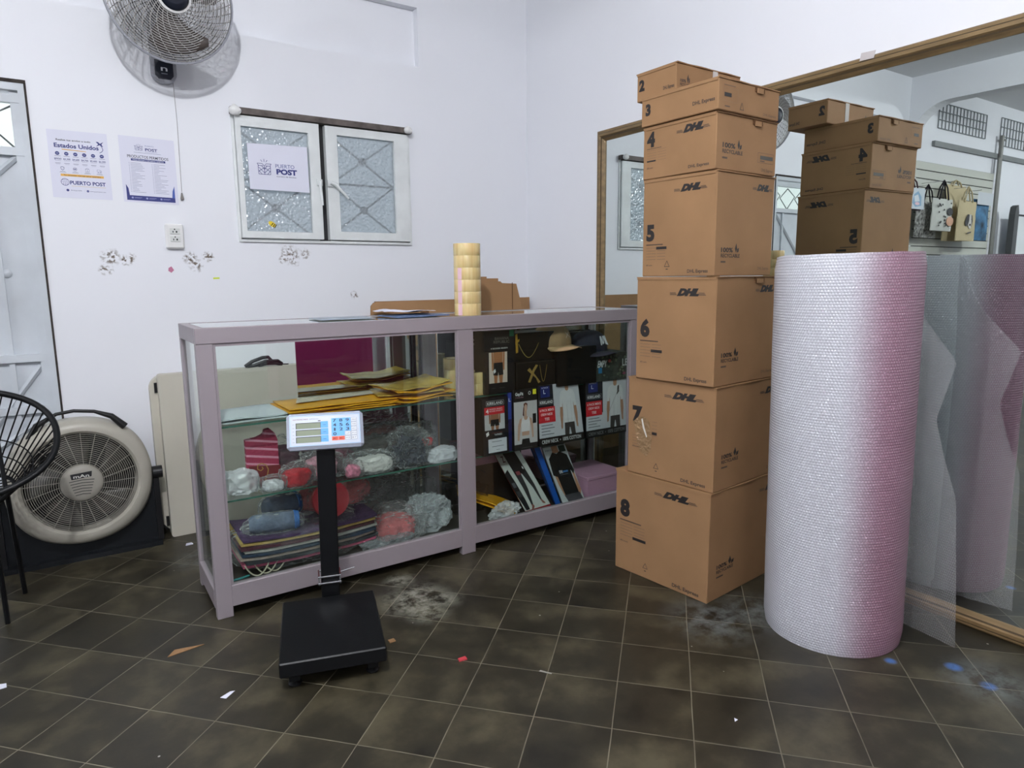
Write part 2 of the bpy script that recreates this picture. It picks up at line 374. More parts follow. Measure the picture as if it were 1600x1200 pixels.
_txt = {}
def text_geo(t, bold=0.0, shear=0.0):
    k = (t, bold, shear)
    if k not in _txt:
        c = bpy.data.curves.new('t', 'FONT'); c.body = t; c.size = 1; c.resolution_u = 3; c.offset = bold; c.shear = shear
        o = bpy.data.objects.new('t', c); COL.objects.link(o); dg = bpy.context.evaluated_depsgraph_get(); dg.update()
        me = bpy.data.meshes.new_from_object(o.evaluated_get(dg))
        vs = [(v.co.x, v.co.y) for v in me.vertices]; fs = [tuple(p.vertices) for p in me.polygons]
        bpy.data.objects.remove(o); bpy.data.curves.remove(c); bpy.data.meshes.remove(me)
        xs = [v[0] for v in vs] or [0, 1]; ys = [v[1] for v in vs] or [0, 1]
        _txt[k] = (vs, fs, min(xs), max(xs), min(ys), max(ys))
    return _txt[k]
class Art:
    """flat printing on a quad (bl, br, tr, tl); u,v in 0..1; every layer sits a hair further out"""
    def __init__(s, q, off=0.0006, step=0.00012, n=None):
        s.q = [Vector(p) for p in q]; s.n = Vector(n).normalized() if n else (s.q[1]-s.q[0]).cross(s.q[3]-s.q[0]).normalized()
        s.off = off; s.k = off; s.step = max(step, .00012); s.lv = []; s.b = MB(); s.b0 = s.b; s.parts = {}; s.W = (s.q[1]-s.q[0]).length; s.H = (s.q[3]-s.q[0]).length
    def part(s, name):
        s.parts.setdefault(name, MB()); s.b = s.parts[name]
    def P(s, u, v):
        a, b, c, d = s.q
        return (a*(1-u)+b*u)*(1-v)+(d*(1-u)+c*u)*v + s.n*s.k
    def raise_over(s, pts):
        """one layer above whatever is already printed underneath"""
        us = [p[0] for p in pts]; vs = [p[1] for p in pts]; a, b, c, d = min(us), max(us), min(vs), max(vs)
        L = max([l for (e, f, g, h, l) in s.lv if e < b and a < f and g < d and c < h], default=-1)+1
        s.lv.append((a, b, c, d, L)); s.k = s.off+L*s.step
    def poly(s, pts, c):
        m = c if not isinstance(c, tuple) else ink(c)
        s.raise_over(pts)
        s.b.add([s.P(u, v) for u, v in pts], [tuple(range(len(pts)))], m)
    def rect(s, u0, u1, v0, v1, c): s.poly([(u0, v0), (u1, v0), (u1, v1), (u0, v1)], c)
    def ell(s, u, v, ru, rv, c, n=20): s.poly([(u+ru*math.cos(2*PI*i/n), v+rv*math.sin(2*PI*i/n)) for i in range(n)], c)
    def line(s, u0, v0, u1, v1, t, c):
        """t in metres"""
        dx, dy = (u1-u0)*s.W, (v1-v0)*s.H; L = math.hypot(dx, dy) or 1; nx, ny = -dy/L*t/2/s.W, dx/L*t/2/s.H
        s.poly([(u0-nx, v0-ny), (u1-nx, v1-ny), (u1+nx, v1+ny), (u0+nx, v0+ny)], c)
    def box(s, u0, u1, v0, v1, t, c):
        for a in ((u0, v0, u1, v0), (u1, v0, u1, v1), (u1, v1, u0, v1), (u0, v1, u0, v0)): s.line(*a, t, c)
    def text(s, t, u, v, h, c, w=None, bold=0.0, shear=0.0, al='l', ang=0):
        """u,v lower corner; h glyph height fraction; w total width fraction (else natural)"""
        vs, fs, x0, x1, y0, y1 = text_geo(t, bold, shear)
        sc = h*s.H/0.72; sx = (w*s.W/(x1-x0)) if w else sc
        wid = (x1-x0)*sx/s.W
        if al == 'c': u -= wid/2
        if al == 'r': u -= wid
        m = ink(c) if isinstance(c, tuple) else c
        s.raise_over([(u, v+y0*sc/s.H), (u+wid, v+y1*sc/s.H)])
        s.b.add([s.P(u+(x-x0)*sx/s.W, v+y*sc/s.H) for x, y in vs], fs, m)
    def lines(s, u0, u1, v, n, dv, c, t=0.0012, rnd=0.25, seed=1):
        r = random.Random(seed)
        for i in range(n): s.line(u0, v-i*dv, u1-(u1-u0)*rnd*r.random(), v-i*dv, t, c)
    def done(s, name, parent):
        for k, b in s.parts.items():
            if b.f: b.build(k, parent)
        return s.b0.build(name, parent) if s.b0.f else None

# ================================================================== SETTING
XW, YW, ZC = 2.42, 3.457, 2.97
XL, YF = -6.6, -4.2
b = MB(); b.box(XL-.2, XW+.2, YF-.2, YW+.2, -0.1, 0, FLOOR); struct(b.build('floor'))
b = MB(); b.box(XL-.2, XW+.2, YF-.2, YW+.2, ZC, ZC+.1, CEIL); struct(b.build('ceiling'))
def wall_cells(b, x0, x1, z0, z1, holes, ya, yb, m):
    xs = sorted({x0, x1, *[h[0] for h in holes], *[h[1] for h in holes]}); zs = sorted({z0, z1, *[h[2] for h in holes], *[h[3] for h in holes]})
    for i in range(len(xs)-1):
        for j in range(len(zs)-1):
            cx, cz = (xs[i]+xs[i+1])/2, (zs[j]+zs[j+1])/2
            if any(h[0] < cx < h[1] and h[2] < cz < h[3] for h in holes): continue
            b.box(xs[i], xs[i+1], ya, yb, zs[j], zs[j+1], m)
DOOR = (-0.98, -0.045, 0.0, 1.94); WIN = (0.735, 1.64, 1.335, 1.94)
GR = [(-3.62, -2.58, 2.58, 2.82), (-5.1, -3.98, 2.55, 2.84)]
b = MB()
wall_cells(b, XL, XW, 0, ZC, [DOOR, WIN, (-1.9, 1.715, 2.274, 2.57)], YW, YW+.05, WALL)
wall_cells(b, XL, XW, 0, ZC, [DOOR, WIN], YW+.05, YW+.18, WALL)
struct(b.build('wall_back'))
b = MB(); b.box(XW, XW+.18, YF, YW, 0, ZC, WALL); struct(b.build('wall_right'))
b = MB(); b.box(XL, XW, YF-.18, YF, 0, ZC, WALL); struct(b.build('wall_front'))
b = MB(); b.box(XL-.18, XL, YF, YW, 0, ZC, WALL); struct(b.build('wall_left'))
# wall with a wide rounded archway between the two rooms
b = MB(); R = 0.32; y0, y1, zt = -1.7, 3.43, 2.71
pts = [(YF, 0), (y0, 0), (y0, zt-R)]
pts += [(y0+R-R*math.cos(a), zt-R+R*math.sin(a)) for a in [PI/2*i/10 for i in range(1, 10)]]
pts += [(y0+R, zt), (y1-R, zt)]
pts += [(y1-R+R*math.sin(a), zt-R+R*math.cos(a)) for a in [PI/2*i/10 for i in range(1, 10)]]
pts += [(y1, zt-R), (y1, 0), (YW, 0), (YW, ZC), (YF, ZC)]
M = Matrix(((0, 0, 1, 0), (1, 0, 0, 0), (0, 1, 0, 0), (0, 0, 0, 1)))
b.prism(pts, -2.19, -2.03, WALL, M); struct(b.build('wall_arch'))
# grilles set high in the far wall
for k, (x0, x1, z0, z1) in enumerate(GR):
    b = MB(); gm = mat('grille_grey', hexc(120, 126, 128), 0.6)
    for i in range(15): x = x0+(x1-x0)*i/14; b.box(x-.003, x+.003, YW-.012, YW-.004, z0, z1, gm)
    for i in range(4): z = z0+(z1-z0)*i/3; b.box(x0, x1, YW-.014, YW-.006, z-.003, z+.003, gm)
    struct(b.build('window_%d' % (k+2)))
b = MB(); pm = mat('rail_grey', hexc(128, 132, 132), 0.5)
b.box(-5.6, -2.5, YW-.03, YW, 2.40, 2.45, pm); struct(b.build('trim_1'))

# ---- metal door at the far left
def door():
    x0, x1, z0, z1 = DOOR; fr = MB(); y = YW
    dk = mat('rusty_dark_gap', hexc(58, 52, 48), 0.9, bump=0.3, bscale=40, var=0.5, vscale=30)
    fr.box(x0, x0+.035, y-.006, y+.08, z0, z1, DOORP); fr.box(x1-.022, x1, y-.006, y+.08, z0, z1, DOORP); fr.box(x0+.035, x1-.022, y-.006, y+.08, z1-.03, z1, DOORP)
    fr.box(x0-.008, x1+.008, y-.008, y+.01, z1-.002, z1+.012, dk); fr.box(x1, x1+.008, y-.004, y+.01, 0, z1, dk)
    root = struct(fr.build('door_1'))
    lf = MB(); a, c = x0+.034, x1-.0215
    zt = 1.675
    lf.box(a, c, y+.035, y+.045, 0.01, zt, DOORP)
    for (p, q) in ((a, a+.04), (c-.03, c)): lf.box(p, q, y+.015, y+.045, 0.01, z1-.035, DOORP)
    for z in (0.01, 0.60, 0.82, zt-.015, z1-.075): lf.box(a, c, y+.012, y+.04, z, z+.032, DOORP)
    for (p, q) in (((c-.03, zt-.02), (a+.05, 0.86)), ((c-.03, .80), (a+.3, .05)), ((c-.03, .58), (a+.04, .05))):
        lf.tube([(p[0], y+.028, p[1]), (q[0], y+.028, q[1])], .011, DOORP, 4)
    lf.box(-.205, -.185, y+.02, y+.04, .02, zt, DOORP); lf.box(-.5, -.48, y+.02, y+.04, .02, zt, DOORP)
    leaf = lf.build('door_leaf', root)
    g = MB(); g.box(a+.03, c-.03, y+.03, y+.034, zt+.01, z1-.06, GLASS); g.build('glass_pane', leaf)
    bm = MB(); dk2 = mat('dark_bar', hexc(70, 66, 70), 0.5)
    for i in range(5):
        xx = c-.03-.2*i
        bm.tube([(xx, y+.06, zt+.02), (xx-.1, y+.06, 1.80), (xx, y+.06, z1-.08)], .004, dk2, 6)
        bm.tube([(xx-.2, y+.06, zt+.02), (xx-.1, y+.06, 1.78), (xx-.2, y+.06, z1-.08)], .004, dk2, 6)
    bm.build('security_bars', leaf)
    h = MB(); h.lathe([(0, 0), (.016, 0), (.018, .006), (.01, .012), (0, .014)], DOORP, 16, frame((-.175, y+.035, 1.19), (0, -1, 0))); h.build('keyhole_cover', leaf, True)
door()

# ---- casement window
def window():
    x0, x1, z0, z1 = WIN; y = YW; mid = (1.128+1.155)/2
    fr = MB(); dk = mat('brown_rust_metal', hexc(96, 88, 84), 0.6, 0.2, bump=0.2, bscale=30, var=0.4, vscale=20)
    fr.box(x0-.004, x1+.004, y-.035, y+.03, z1-.022, z1+.006, dk)
    fr.box(x0, x0+.012, y-.008, y+.06, z0, z1-.022, FRAMEP); fr.box(x1-.012, x1, y-.008, y+.06, z0, z1-.022, FRAMEP); fr.box(x0+.012, x1-.012, y-.012, y+.06, z0, z0+.012, FRAMEP)
    blk = mat('black_gap', (0.012, 0.012, 0.014), 0.6)
    fr.box(1.136, 1.190, y+.018, y+.06, z0+.012, z1-.022, blk); fr.box(x0+.012, x1-.012, y+.02, y+.06, z0+.012, z0+.045, FRAMEP); fr.box(x0+.012, x1-.012, y+.02, y+.06, z1-.06, z1-.022, FRAMEP); fr.box(x0+.012, x0+.03, y+.02, y+.06, z0, z1-.022, FRAMEP); fr.box(x1-.03, x1-.012, y+.02, y+.06, z0, z1-.022, FRAMEP)
    root = struct(fr.build('window_1'))
    tex = textured_glass()
    for k, (a, c, gl) in enumerate((((x0+.014), 1.142, (0.772, 1.088, 1.385, 1.865)), (1.176, x1-.014, (1.236, 1.546, 1.395, 1.872)))):
        f = MB(); yy = y-.028 if k == 0 else y-.02
        zb, ze = z0+.018, z1-.028
        g0, g1, h0, h1 = gl
        for (p, q, r, s_) in ((a, g0, zb, ze), (g1, c, zb, ze), (g0, g1, zb, h0), (g0, g1, h1, ze)):
            f.box(p, q, yy, yy+.035, r, s_, FRAMEP)
        sash = f.build('sash', root)
        p = MB(); p.box(g0, g1, yy+.016, yy+.020, h0, h1, tex); p.build('glass_pane', sash)
        brs = MB(); bm = mat('bar_grey', hexc(88, 88, 86), 0.7, bump=.2, bscale=60)
        cx = (g0+g1)/2; zm = (h0+h1)/2+.008; yb = y+.05
        for (lo, hi) in ((h0-.01, zm), (zm, h1+.01)):
            zc = (lo+hi)/2
            brs.tube([(g0-.02, yb, lo), (g1+.02, yb, hi)], .005, bm, 6); brs.tube([(g0-.02, yb, hi), (g1+.02, yb, lo)], .005, bm, 6)
            brs.lathe([(0, -.006), (.015, -.006), (.022, 0), (.015, .006), (0, .008)], bm, 14, frame((cx, yb-.006, zc), (0, -1, 0)))
        brs.tube([(g0-.02, yb, zm), (g1+.02, yb, zm)], .006, bm, 6)
        brs.build('security_bars', sash)
        h = MB(); hz = 1.634
        hx = 1.132 if k == 0 else 1.188
        h.box(hx-.014, hx+.012, yy-.012, yy, hz-.018, hz+.012, FRAMEP)
        if k == 0: h.tube([(hx, yy-.018, hz), (hx-.004, yy-.028, hz-.03), (hx+.002, yy-.03, hz-.115)], [.009, .008, .005], FRAMEP, 8)
        else: h.tube([(hx, yy-.018, hz), (hx+.02, yy-.028, hz-.008), (hx+.085, yy-.03, hz-.075)], [.009, .009, .005], FRAMEP, 8)
        h.build('handle', sash, True)
    for (cx, cz, s_) in ((x0+.012, z1-.012, 1.0), (x1-.022, z1-.008, .8)):
        t = crumple_mesh((.024*s_, .016, .02*s_), 5, .35, 12, 3); o = t.build('putty_lump', root, True)
        o.location = (cx, y-.045, cz); o.data.materials.clear(); o.data.materials.append(WHITEP)
def textured_glass():
    mt = bpy.data.materials.new('pebbled_glass'); mt.use_nodes = True; nt = mt.node_tree; nt.nodes.clear()
    out = nt.nodes.new('ShaderNodeOutputMaterial'); tc = nt.nodes.new('ShaderNodeTexCoord')
    n = nt.nodes.new('ShaderNodeTexVoronoi'); n.feature = 'SMOOTH_F1'; n.inputs['Scale'].default_value = 75; nt.links.new(tc.outputs['Object'], n.inputs['Vector'])
    bp = nt.nodes.new('ShaderNodeBump'); bp.inputs['Strength'].default_value = 1.0; bp.inputs['Distance'].default_value = 0.006; nt.links.new(n.outputs['Distance'], bp.inputs['Height'])
    tr = nt.nodes.new('ShaderNodeBsdfTransparent'); tr.inputs[0].default_value = (0.60, 0.66, 0.70, 1)
    df = nt.nodes.new('ShaderNodeBsdfDiffuse'); df.inputs[0].default_value = (0.55, 0.60, 0.63, 1); nt.links.new(bp.outputs[0], df.inputs['Normal'])
    gl = nt.nodes.new('ShaderNodeBsdfGlossy'); gl.inputs['Roughness'].default_value = 0.12; nt.links.new(bp.outputs[0], gl.inputs['Normal'])
    m1 = nt.nodes.new('ShaderNodeMixShader'); m1.inputs[0].default_value = 0.42; nt.links.new(tr.outputs[0], m1.inputs[1]); nt.links.new(df.outputs[0], m1.inputs[2])
    m2 = nt.nodes.new('ShaderNodeMixShader'); m2.inputs[0].default_value = 0.10; nt.links.new(m1.outputs[0], m2.inputs[1]); nt.links.new(gl.outputs[0], m2.inputs[2])
    nt.links.new(m2.outputs[0], out.inputs[0]); return mt
def crumple_mesh(size, seed, amp, freq, sub=4, flat=False, m=None):
    """a lumpy creased ball; returns an MB centred on the origin (flat: sits on z=0)"""
    import bmesh
    bm = bmesh.new(); bmesh.ops.create_icosphere(bm, subdivisions=sub, radius=1)
    sx, sy, sz = size; off = Vector((seed*3.1, seed*1.7, seed*2.3))
    B = MB()
    for v in bm.verts:
        p = v.co.copy(); q = Vector((p.x*sx, p.y*sy, p.z*sz))*freq + off
        d = noise.noise(q)*0.7 + (0.35-abs(noise.noise(q*1.7)))*1.1 + (0.3-abs(noise.noise(q*3.9)))*0.65 + noise.noise(q*8)*0.18
        if flat: p = Vector([math.copysign(abs(c)**0.72, c) for c in p])
        p = p*(1+amp*d); x, y, z = p.x*sx, p.y*sy, p.z*sz
        if flat: z = max(z+sz*.8, 0.0)
        B.v.append((x, y, z))
    for f in bm.faces: B.f.append(tuple(v.index for v in f.verts)); B.mi.append(0)
    bm.free(); B.m = [m or BAG]; return B
window()

# ---- ceiling lamps that light the rooms
for i, (x, y, z, pw) in enumerate(LAMPS):
    t = thing('ceiling_lamp', ['bare globe bulb on ceiling of the counter room', 'bare globe bulb on ceiling beyond the archway', 'bare globe bulb on ceiling behind the viewer'][i], 'lamp', (x, y, ZC))
    k = MB(); k.lathe([(0, 0), (.045, 0), (.045, -.015), (.022, -.03), (.02, -.06), (0, -.06)], WHITEP, 24); k.build('lamp_socket', t, True)
    em = mat('lit_bulb', (1, 1, 1), 0.4); bb = em.node_tree.nodes['Principled BSDF']; bb.inputs['Emission Color'].default_value = (0.95, 0.97, 1, 1); bb.inputs['Emission Strength'].default_value = 6
    k = MB(); k.lathe([(0, -.058)]+[(.016+.0*i_, -.065) for i_ in range(1)]+[(.016, -.07), (.024, -.078), (.03, -.088), (.03, -.10), (.024, -.112), (.012, -.12), (0, -.122)], em, 20); k.build('bulb', t, True)

# ================================================================== FANS
def grille(b, R, dome, n_ring, n_rib, r0, m, wr=0.0011, twist=0.9, z0=0.0, rim=0.0):
    """domed wire guard around local Z; z = z0 at rim and z0+dome in the middle"""
    def zz(r): return z0+dome*(1-(r/R)**2.4)
    for i in range(n_ring):
        r = r0+(R-r0)*(i+0.3)/n_ring
        b.tube([(r*math.cos(a), r*math.sin(a), zz(r)) for a in [2*PI*k/56 for k in range(56)]], wr, m, 4, True)
    for i in range(n_rib):
        a0 = 2*PI*i/n_rib; pts = []
        for k in range(9):
            t = k/8; r = r0+(R-r0)*t; a = a0+twist*t; pts.append((r*math.cos(a), r*math.sin(a), zz(r)-wr*2))
        b.tube(pts, wr*1.1, m, 4)
def blade(b, R, r0, ang, m, pitch=0.5, span=0.62, n=7, z=0.0):
    vs = []; fs = []; nr = 8
    for i in range(nr+1):
        t = i/nr; r = r0+(R-r0)*t; sp = span*(0.45+0.75*t-0.28*t*t) if t < 1 else span*0.7
        for j in range(n+1):
            s_ = j/n-0.5; a = ang+s_*sp*1.25+0.35*t
            vs.append((r*math.cos(a), r*math.sin(a), z+s_*r*sp*math.sin(pitch)*0.9+0.01*math.sin(PI*j/n)))
    for i in range(nr):
        for j in range(n): q = i*(n+1)+j; fs.append((q, q+1, q+n+2, q+n+1))
    b.add(vs, fs, m)
def solidify(o, t):
    md = o.modifiers.new('thickness', 'SOLIDIFY'); md.thickness = t; return o

WIREW = mat('pale_guard_wire', hexc(176, 174, 172), 0.4)
def wall_fan():
    t = thing('wall_fan', 'grey oscillating wall fan with navy hub mounted high near the posters', 'fan', (0.468, YW, 2.05))
    br = MB(); lg = mat('silver_grey_plastic', hexc(150, 152, 160), 0.4); nv = mat('navy_plastic', hexc(22, 28, 42), 0.35)
    # back plate hanging low with rounded end
    pl = [(-.048, .24), (-.05, 0)]+[(.05*math.cos(a), -.0+.045*math.sin(a)) for a in [PI+PI*k/12 for k in range(1, 12)]]+[(.05, 0), (.048, .24)]
    br.prism(pl, 0, .035, lg, frame((0, 0, 0), (0, -1, 0)))
    mount = br.build('wall_mount', t, False)
    a = MB(); pl2 = [(-.036, .05), (-.036, -.012), (-.024, -.027), (.024, -.027), (.036, -.012), (.036, .05)]
    a.prism(pl2, .035, .039, nv, frame((0, 0, .0), (0, -1, 0))); a.build('switch_panel', mount)
    ar = Art([(-.036, -.0395, -.027), (.036, -.0395, -.027), (.036, -.0395, .05), (-.036, -.0395, .05)])
    ar.text('n', .5, .42, .30, (225, 228, 235), al='c', w=.36, bold=.01); ar.rect(.33, .67, .26, .30, (150, 155, 165)); ar.done('printed_logo', mount)
    arm = MB(); arm.tube([(0, -.03, .18), (0.005, -.11, .20), (0.012, -.20, .215)], [.03, .026, .03], lg, 14); arm.build('arm', t, True)
    C = Vector((.008, -.295, .222)); n = Vector((.10, -1, -.17))
    F = frame(C, n)
    def sub(B, name, smooth=False):
        o = B.build(name, t, smooth); o.matrix_local = F; return o
    mo = MB(); mo.lathe([(0, -.115), (.05, -.11), (.062, -.09), (.062, -.03), (.045, -.01), (0, -.01)], nv, 28); sub(mo, 'motor_housing', True)
    bg = MB(); grille(bg, .238, -.085, 14, 44, .06, mat('grey_guard_wire', hexc(98, 96, 96), 0.4), .0015, .4, 0); sub(bg, 'rear_guard')
    rm = MB(); rm.lathe([(.236, -.008), (.243, -.007), (.245, 0), (.243, .007), (.236, .008)], lg, 64, cap=False); sub(rm, 'guard_rim', True)
    bl = MB(); bm_ = mat('smoked_blade', hexc(84, 76, 72), 0.35)
    for k in range(3): blade(bl, .205, .035, 2*PI*k/3+.4, bm_, z=.0, span=1.1)
    o = solidify(sub(bl, 'blades', True), .002)
    fg = MB(); grille(fg, .238, .06, 22, 28, .058, WIREW, .0015, 1.0, .004); sub(fg, 'front_guard')
    hb = MB(); hb.lathe([(0, .078), (.03, .078), (.048, .072), (.055, .062), (.055, .052), (0, .052)], nv, 40); sub(hb, 'hub_cap', True)
    hr = MB(); hr.lathe([(.054, .055), (.064, .055), (.064, .066), (.056, .07)], WHITEP, 40, cap=False); sub(hr, 'hub_ring', True)
    cd = MB(); cd.tube([(.034, -.02, -.035), (.038, -.012, -.2), (.034, -.008, -.5)], .0011, mat('cord_grey', hexc(150, 148, 148), .6), 5)
    cdo = cd.build('pull_cord', t)
    kb = MB(); kb.lathe([(0, .018), (.003, .016), (.0075, -.008), (.007, -.014), (0, -.016)], mat('cord_bead', hexc(120, 116, 112), .5), 12, Matrix.Translation((.034, -.008, -.52))); kb.build('cord_bead', cdo, True)
wall_fan()

def floor_fan():
    t = thing('floor_fan', 'large round cream box fan with black stand on floor by the door', 'fan', (0.0, 3.235, 0))
    n = Vector((0.03, -1, 0.05)); F = frame((0, 0, .335), n)
    def sub(B, name, smooth=False, par=t):
        o = B.build(name, par, smooth); o.matrix_local = F; return o
    cream = mat('cream_plastic', hexc(172, 168, 156), 0.38)
    # rounded-square shroud flowing into a round ring
    sh = MB(); N = 72; vs = []; fs = []
    prof = [(0.203, .030, 0), (0.214, .042, 0), (0.232, .043, .0), (0.252, .030, .25), (.262, .0, .8), (.264, -.05, 1.0), (.25, -.075, 1.0), (.2, -.08, .3)]
    for i in range(N):
        a = 2*PI*i/N
        for r, z, sq in prof:
            q = 1+sq*0.035*(1-math.cos(4*a))/2
            vs.append((r*q*math.cos(a), r*q*math.sin(a), z))
    n_ = len(prof)
    for i in range(N):
        j = (i+1) % N
        for k in range(n_-1): fs.append((i*n_+k, j*n_+k, j*n_+k+1, i*n_+k+1))
    sh.add(vs, fs, cream)
    shroud = sub(sh, 'shroud', True)
    bk = MB(); bk.lathe([(0, -.075), (.203, -.075), (.203, -.07), (0, -.07)], BLACK, 40); sub(bk, 'rear_panel')
    bl = MB(); bm_ = mat('dusty_grey_blade', hexc(70, 69, 64), 0.4)
    for k in range(5): blade(bl, .19, .05, 2*PI*k/5+.2, bm_, span=.8, z=-.02)
    solidify(sub(bl, 'blades', True), .002)
    g = MB(); grille(g, .204, .006, 16, 0, .078, WIRE, .0011, 0, .034)
    for i in range(24):
        a = 2*PI*i/24+.08; g.tube([(.07*math.cos(a), .07*math.sin(a), .036), (.204*math.cos(a+.12), .204*math.sin(a+.12), .033)], .0013, WIRE, 4)
    sub(g, 'front_guard')
    hb = MB(); hb.lathe([(0, .052), (.05, .052), (.068, .048), (.076, .040), (.078, .030), (0, .030)], GREYP, 44); hub = sub(hb, 'hub_cap', True)
    hr = MB(); hr.lathe([(.077, .034), (.083, .036), (.083, .030)], BLACK, 44, cap=False); sub(hr, 'hub_ring')
    ar = Art([(-.05, -.05, .0523), (.05, -.05, .0523), (.05, .05, .0523), (-.05, .05, .0523)], n=(0, 0, 1))
    ar.poly([(.15, .70), (.85, .75), (.88, .97), (.12, .92)], (32, 32, 34)); ar.text('mAn', .22, .75, .13, (214, 214, 208), w=.55, bold=.02)
    for k in range(6):
        v0 = .62-k*.115; hw = .44-.035*k
        ar.poly([(.5-hw, v0-.02), (.5, v0+.015), (.5+hw, v0-.02), (.5+hw, v0+.01), (.5, v0+.045), (.5-hw, v0+.01)], (60, 60, 58))
    o = ar.done('printed_logo', t); o.matrix_local = F
    # carry handle
    hd = MB(); hd.tube([(-.165, .0, .52), (-.13, .0, .585), (-.06, .0, .625), (.0, .0, .632), (.07, .0, .622), (.13, .0, .595), (.175, .0, .545)], [.014, .012, .007, .007, .007, .012, .016], BLACK, 10); hd.build('carry_handle', t, True)
    # base: low black stand with two arms
    bs = MB(); P = [(-.30, .0), (.275, .0), (.285, .05), (.268, .30), (.235, .30), (.20, .17), (.10, .09), (-.10, .08), (-.22, .17), (-.26, .30), (-.30, .30)]
    bs.prism(P, -.045, -.02, mat('charcoal_plastic', hexc(24, 27, 31), .45, spec=.3), frame((0, 0, 0), (0, -1, 0)))
    bs.box(-.29, .275, -.02, .17, 0, .02, mat('charcoal_plastic', (0, 0, 0)))
    bs.box(-.30, -.278, .0, .05, .02, .32, BLACK); bs.box(.262, .284, -.0, .045, .02, .32, BLACK)
    # keep the face of the base behind the shroud
    o = bs.build('stand', t)
    for s_ in (-1, 1): kn = MB(); kn.tube([(s_*.262, 0.01, .325), (s_*.30, 0.01, .325)], .027, BLACK, 20); kn.build('pivot_knob', t)
floor_fan()

# ================================================================== POSTERS, OUTLET, WALL BITS
BLUE = (44, 52, 122)
def plogo(A, u, v, w, h, c=BLUE, t=.0012):
    """carton pictogram with rays"""
    def L(a, b_, c_, d): A.line(u+a*w, v+b_*h, u+c_*w, v+d*h, t, c)
    for s_ in ((.08, 0, .92, 0), (.08, 0, .06, .62), (.92, 0, .94, .62), (.06, .62, .42, .62), (.58, .62, .94, .62), (0, .78, .36, .78), (.64, .78, 1, .78), (0, .78, .1, .6), (1, .78, .9, .6), (.36, .78, .5, .6), (.64, .78, .5, .6), (.5, 0, .5, .6),
               (.08, .2, .5, .5), (.1, .5, .5, .1), (.5, .5, .92, .2), (.5, .1, .9, .5), (.3, .0, .1, .25), (.7, 0, .9, .25), (.3, .62, .5, .35), (.7, .62, .5, .35)): L(*s_)
    for s_ in ((.5, .9, .5, 1.12), (.36, .9, .27, 1.05), (.64, .9, .73, 1.05)): L(*s_)
def poster(x0, x1, zb0, zb1, zt0, zt1, label):
    q = [(x0, YW-.0012, zb0), (x1, YW-.0012, zb1), (x1, YW-.0012, zt1), (x0, YW-.0012, zt0)]
    t = MB(); t.hexa(q, (0, .0009, 0), PAPER); o = tag(t.build('poster'), label, 'poster')
    return o, Art(q, .0004, .00005)
o, A = poster(.014, .228, 1.502, 1.500, 1.774, 1.774, 'white shipping price poster with blue headline and yellow band, nearer the door')
A.text('Realiza tus envíos a todo', .14, .845, .026, (40, 42, 60), w=.57, bold=.02)
A.text('Estados Unidos', .10, .745, .062, BLUE, w=.74, bold=.03)
A.poly([(.22, .725), (.62, .712), (.62, .703), (.22, .712)], (214, 164, 70))
A.poly([(.80, .87), (.84, .87), (.87, .845), (.93, .875), (.895, .835), (.92, .80), (.89, .80), (.865, .825), (.80, .80), (.84, .835)], BLUE)
for k in range(10):
    a0, a1 = -1.1+k*.17, -1.1+(k+1)*.17; A.line(.80+.11*math.cos(a0), .76+.06*math.sin(a0), .80+.11*math.cos(a1), .76+.06*math.sin(a1), .0022, BLUE)
for i, pz in enumerate(['$950', '$3,300', '$4,600', '$4,700', '$5,400', '$6,300']):
    u = .14+.148*i; A.ell(u, .655, .036, .027, BLUE); A.rect(u-.018, u+.018, .652, .658, (200, 204, 230)); A.rect(u-.05, u+.05, .612, .617, (110, 112, 140))
    A.text(pz, u, .562, .026, BLUE, w=.115, bold=.015, al='c'); A.rect(u-.05, u+.05, .546, .550, (150, 152, 175)); A.rect(u-.05, u+.04, .508, .514, (120, 122, 150)); A.rect(u-.04, u+.03, .494, .498, (150, 152, 175))
for i in range(4):
    u = .20+.205*i; c2 = (74, 80, 130)
    if i == 0: A.poly([(u-.032, .455), (u, .463), (u+.032, .455), (u+.026, .42), (u, .405), (u-.026, .42)], c2); A.poly([(u-.024, .449), (u, .455), (u+.024, .449), (u+.019, .424), (u, .412), (u-.019, .424)], (226, 226, 240)); A.line(u-.01, .432, u-.002, .424, .0008, c2); A.line(u-.002, .424, u+.013, .444, .0008, c2)
    if i == 1: A.ell(u, .434, .034, .026, c2); A.ell(u, .434, .028, .021, (226, 226, 240)); A.rect(u-.02, u+.02, .427, .442, c2)
    if i == 2: A.box(u-.03, u+.03, .408, .448, .0008, c2); A.line(u-.03, .448, u, .462, .0008, c2); A.line(u+.03, .448, u, .462, .0008, c2); A.line(u, .408, u, .44, .0008, c2)
    if i == 3: A.box(u-.038, u+.01, .415, .448, .0008, c2); A.box(u+.01, u+.036, .415, .438, .0008, c2); A.ell(u-.02, .413, .008, .006, c2); A.ell(u+.022, .413, .008, .006, c2)
    A.rect(u-.04, u+.04, .390, .394, (96, 98, 124)); A.rect(u-.055, u+.055, .376, .380, (96, 98, 124))
    if i < 3: A.rect(u+.10, u+.102, .38, .46, (190, 192, 214))
A.rect(.16, .88, .322, .356, (226, 172, 74)); A.text('Tu conexión con tus seres queridos', .21, .329, .019, (40, 40, 50), w=.62, bold=.015)
A.ell(.22, .235, .07, .055, BLUE); A.ell(.22, .235, .062, .048, (222, 222, 238))
for s_ in ((.22, .185, .22, .285), (.155, .235, .285, .235), (.17, .205, .27, .205), (.17, .265, .27, .265), (.19, .19, .19, .28), (.25, .19, .25, .28)): A.line(*s_, .0008, BLUE)
A.text('PUERTO POST', .30, .205, .055, BLUE, w=.60, bold=.03)
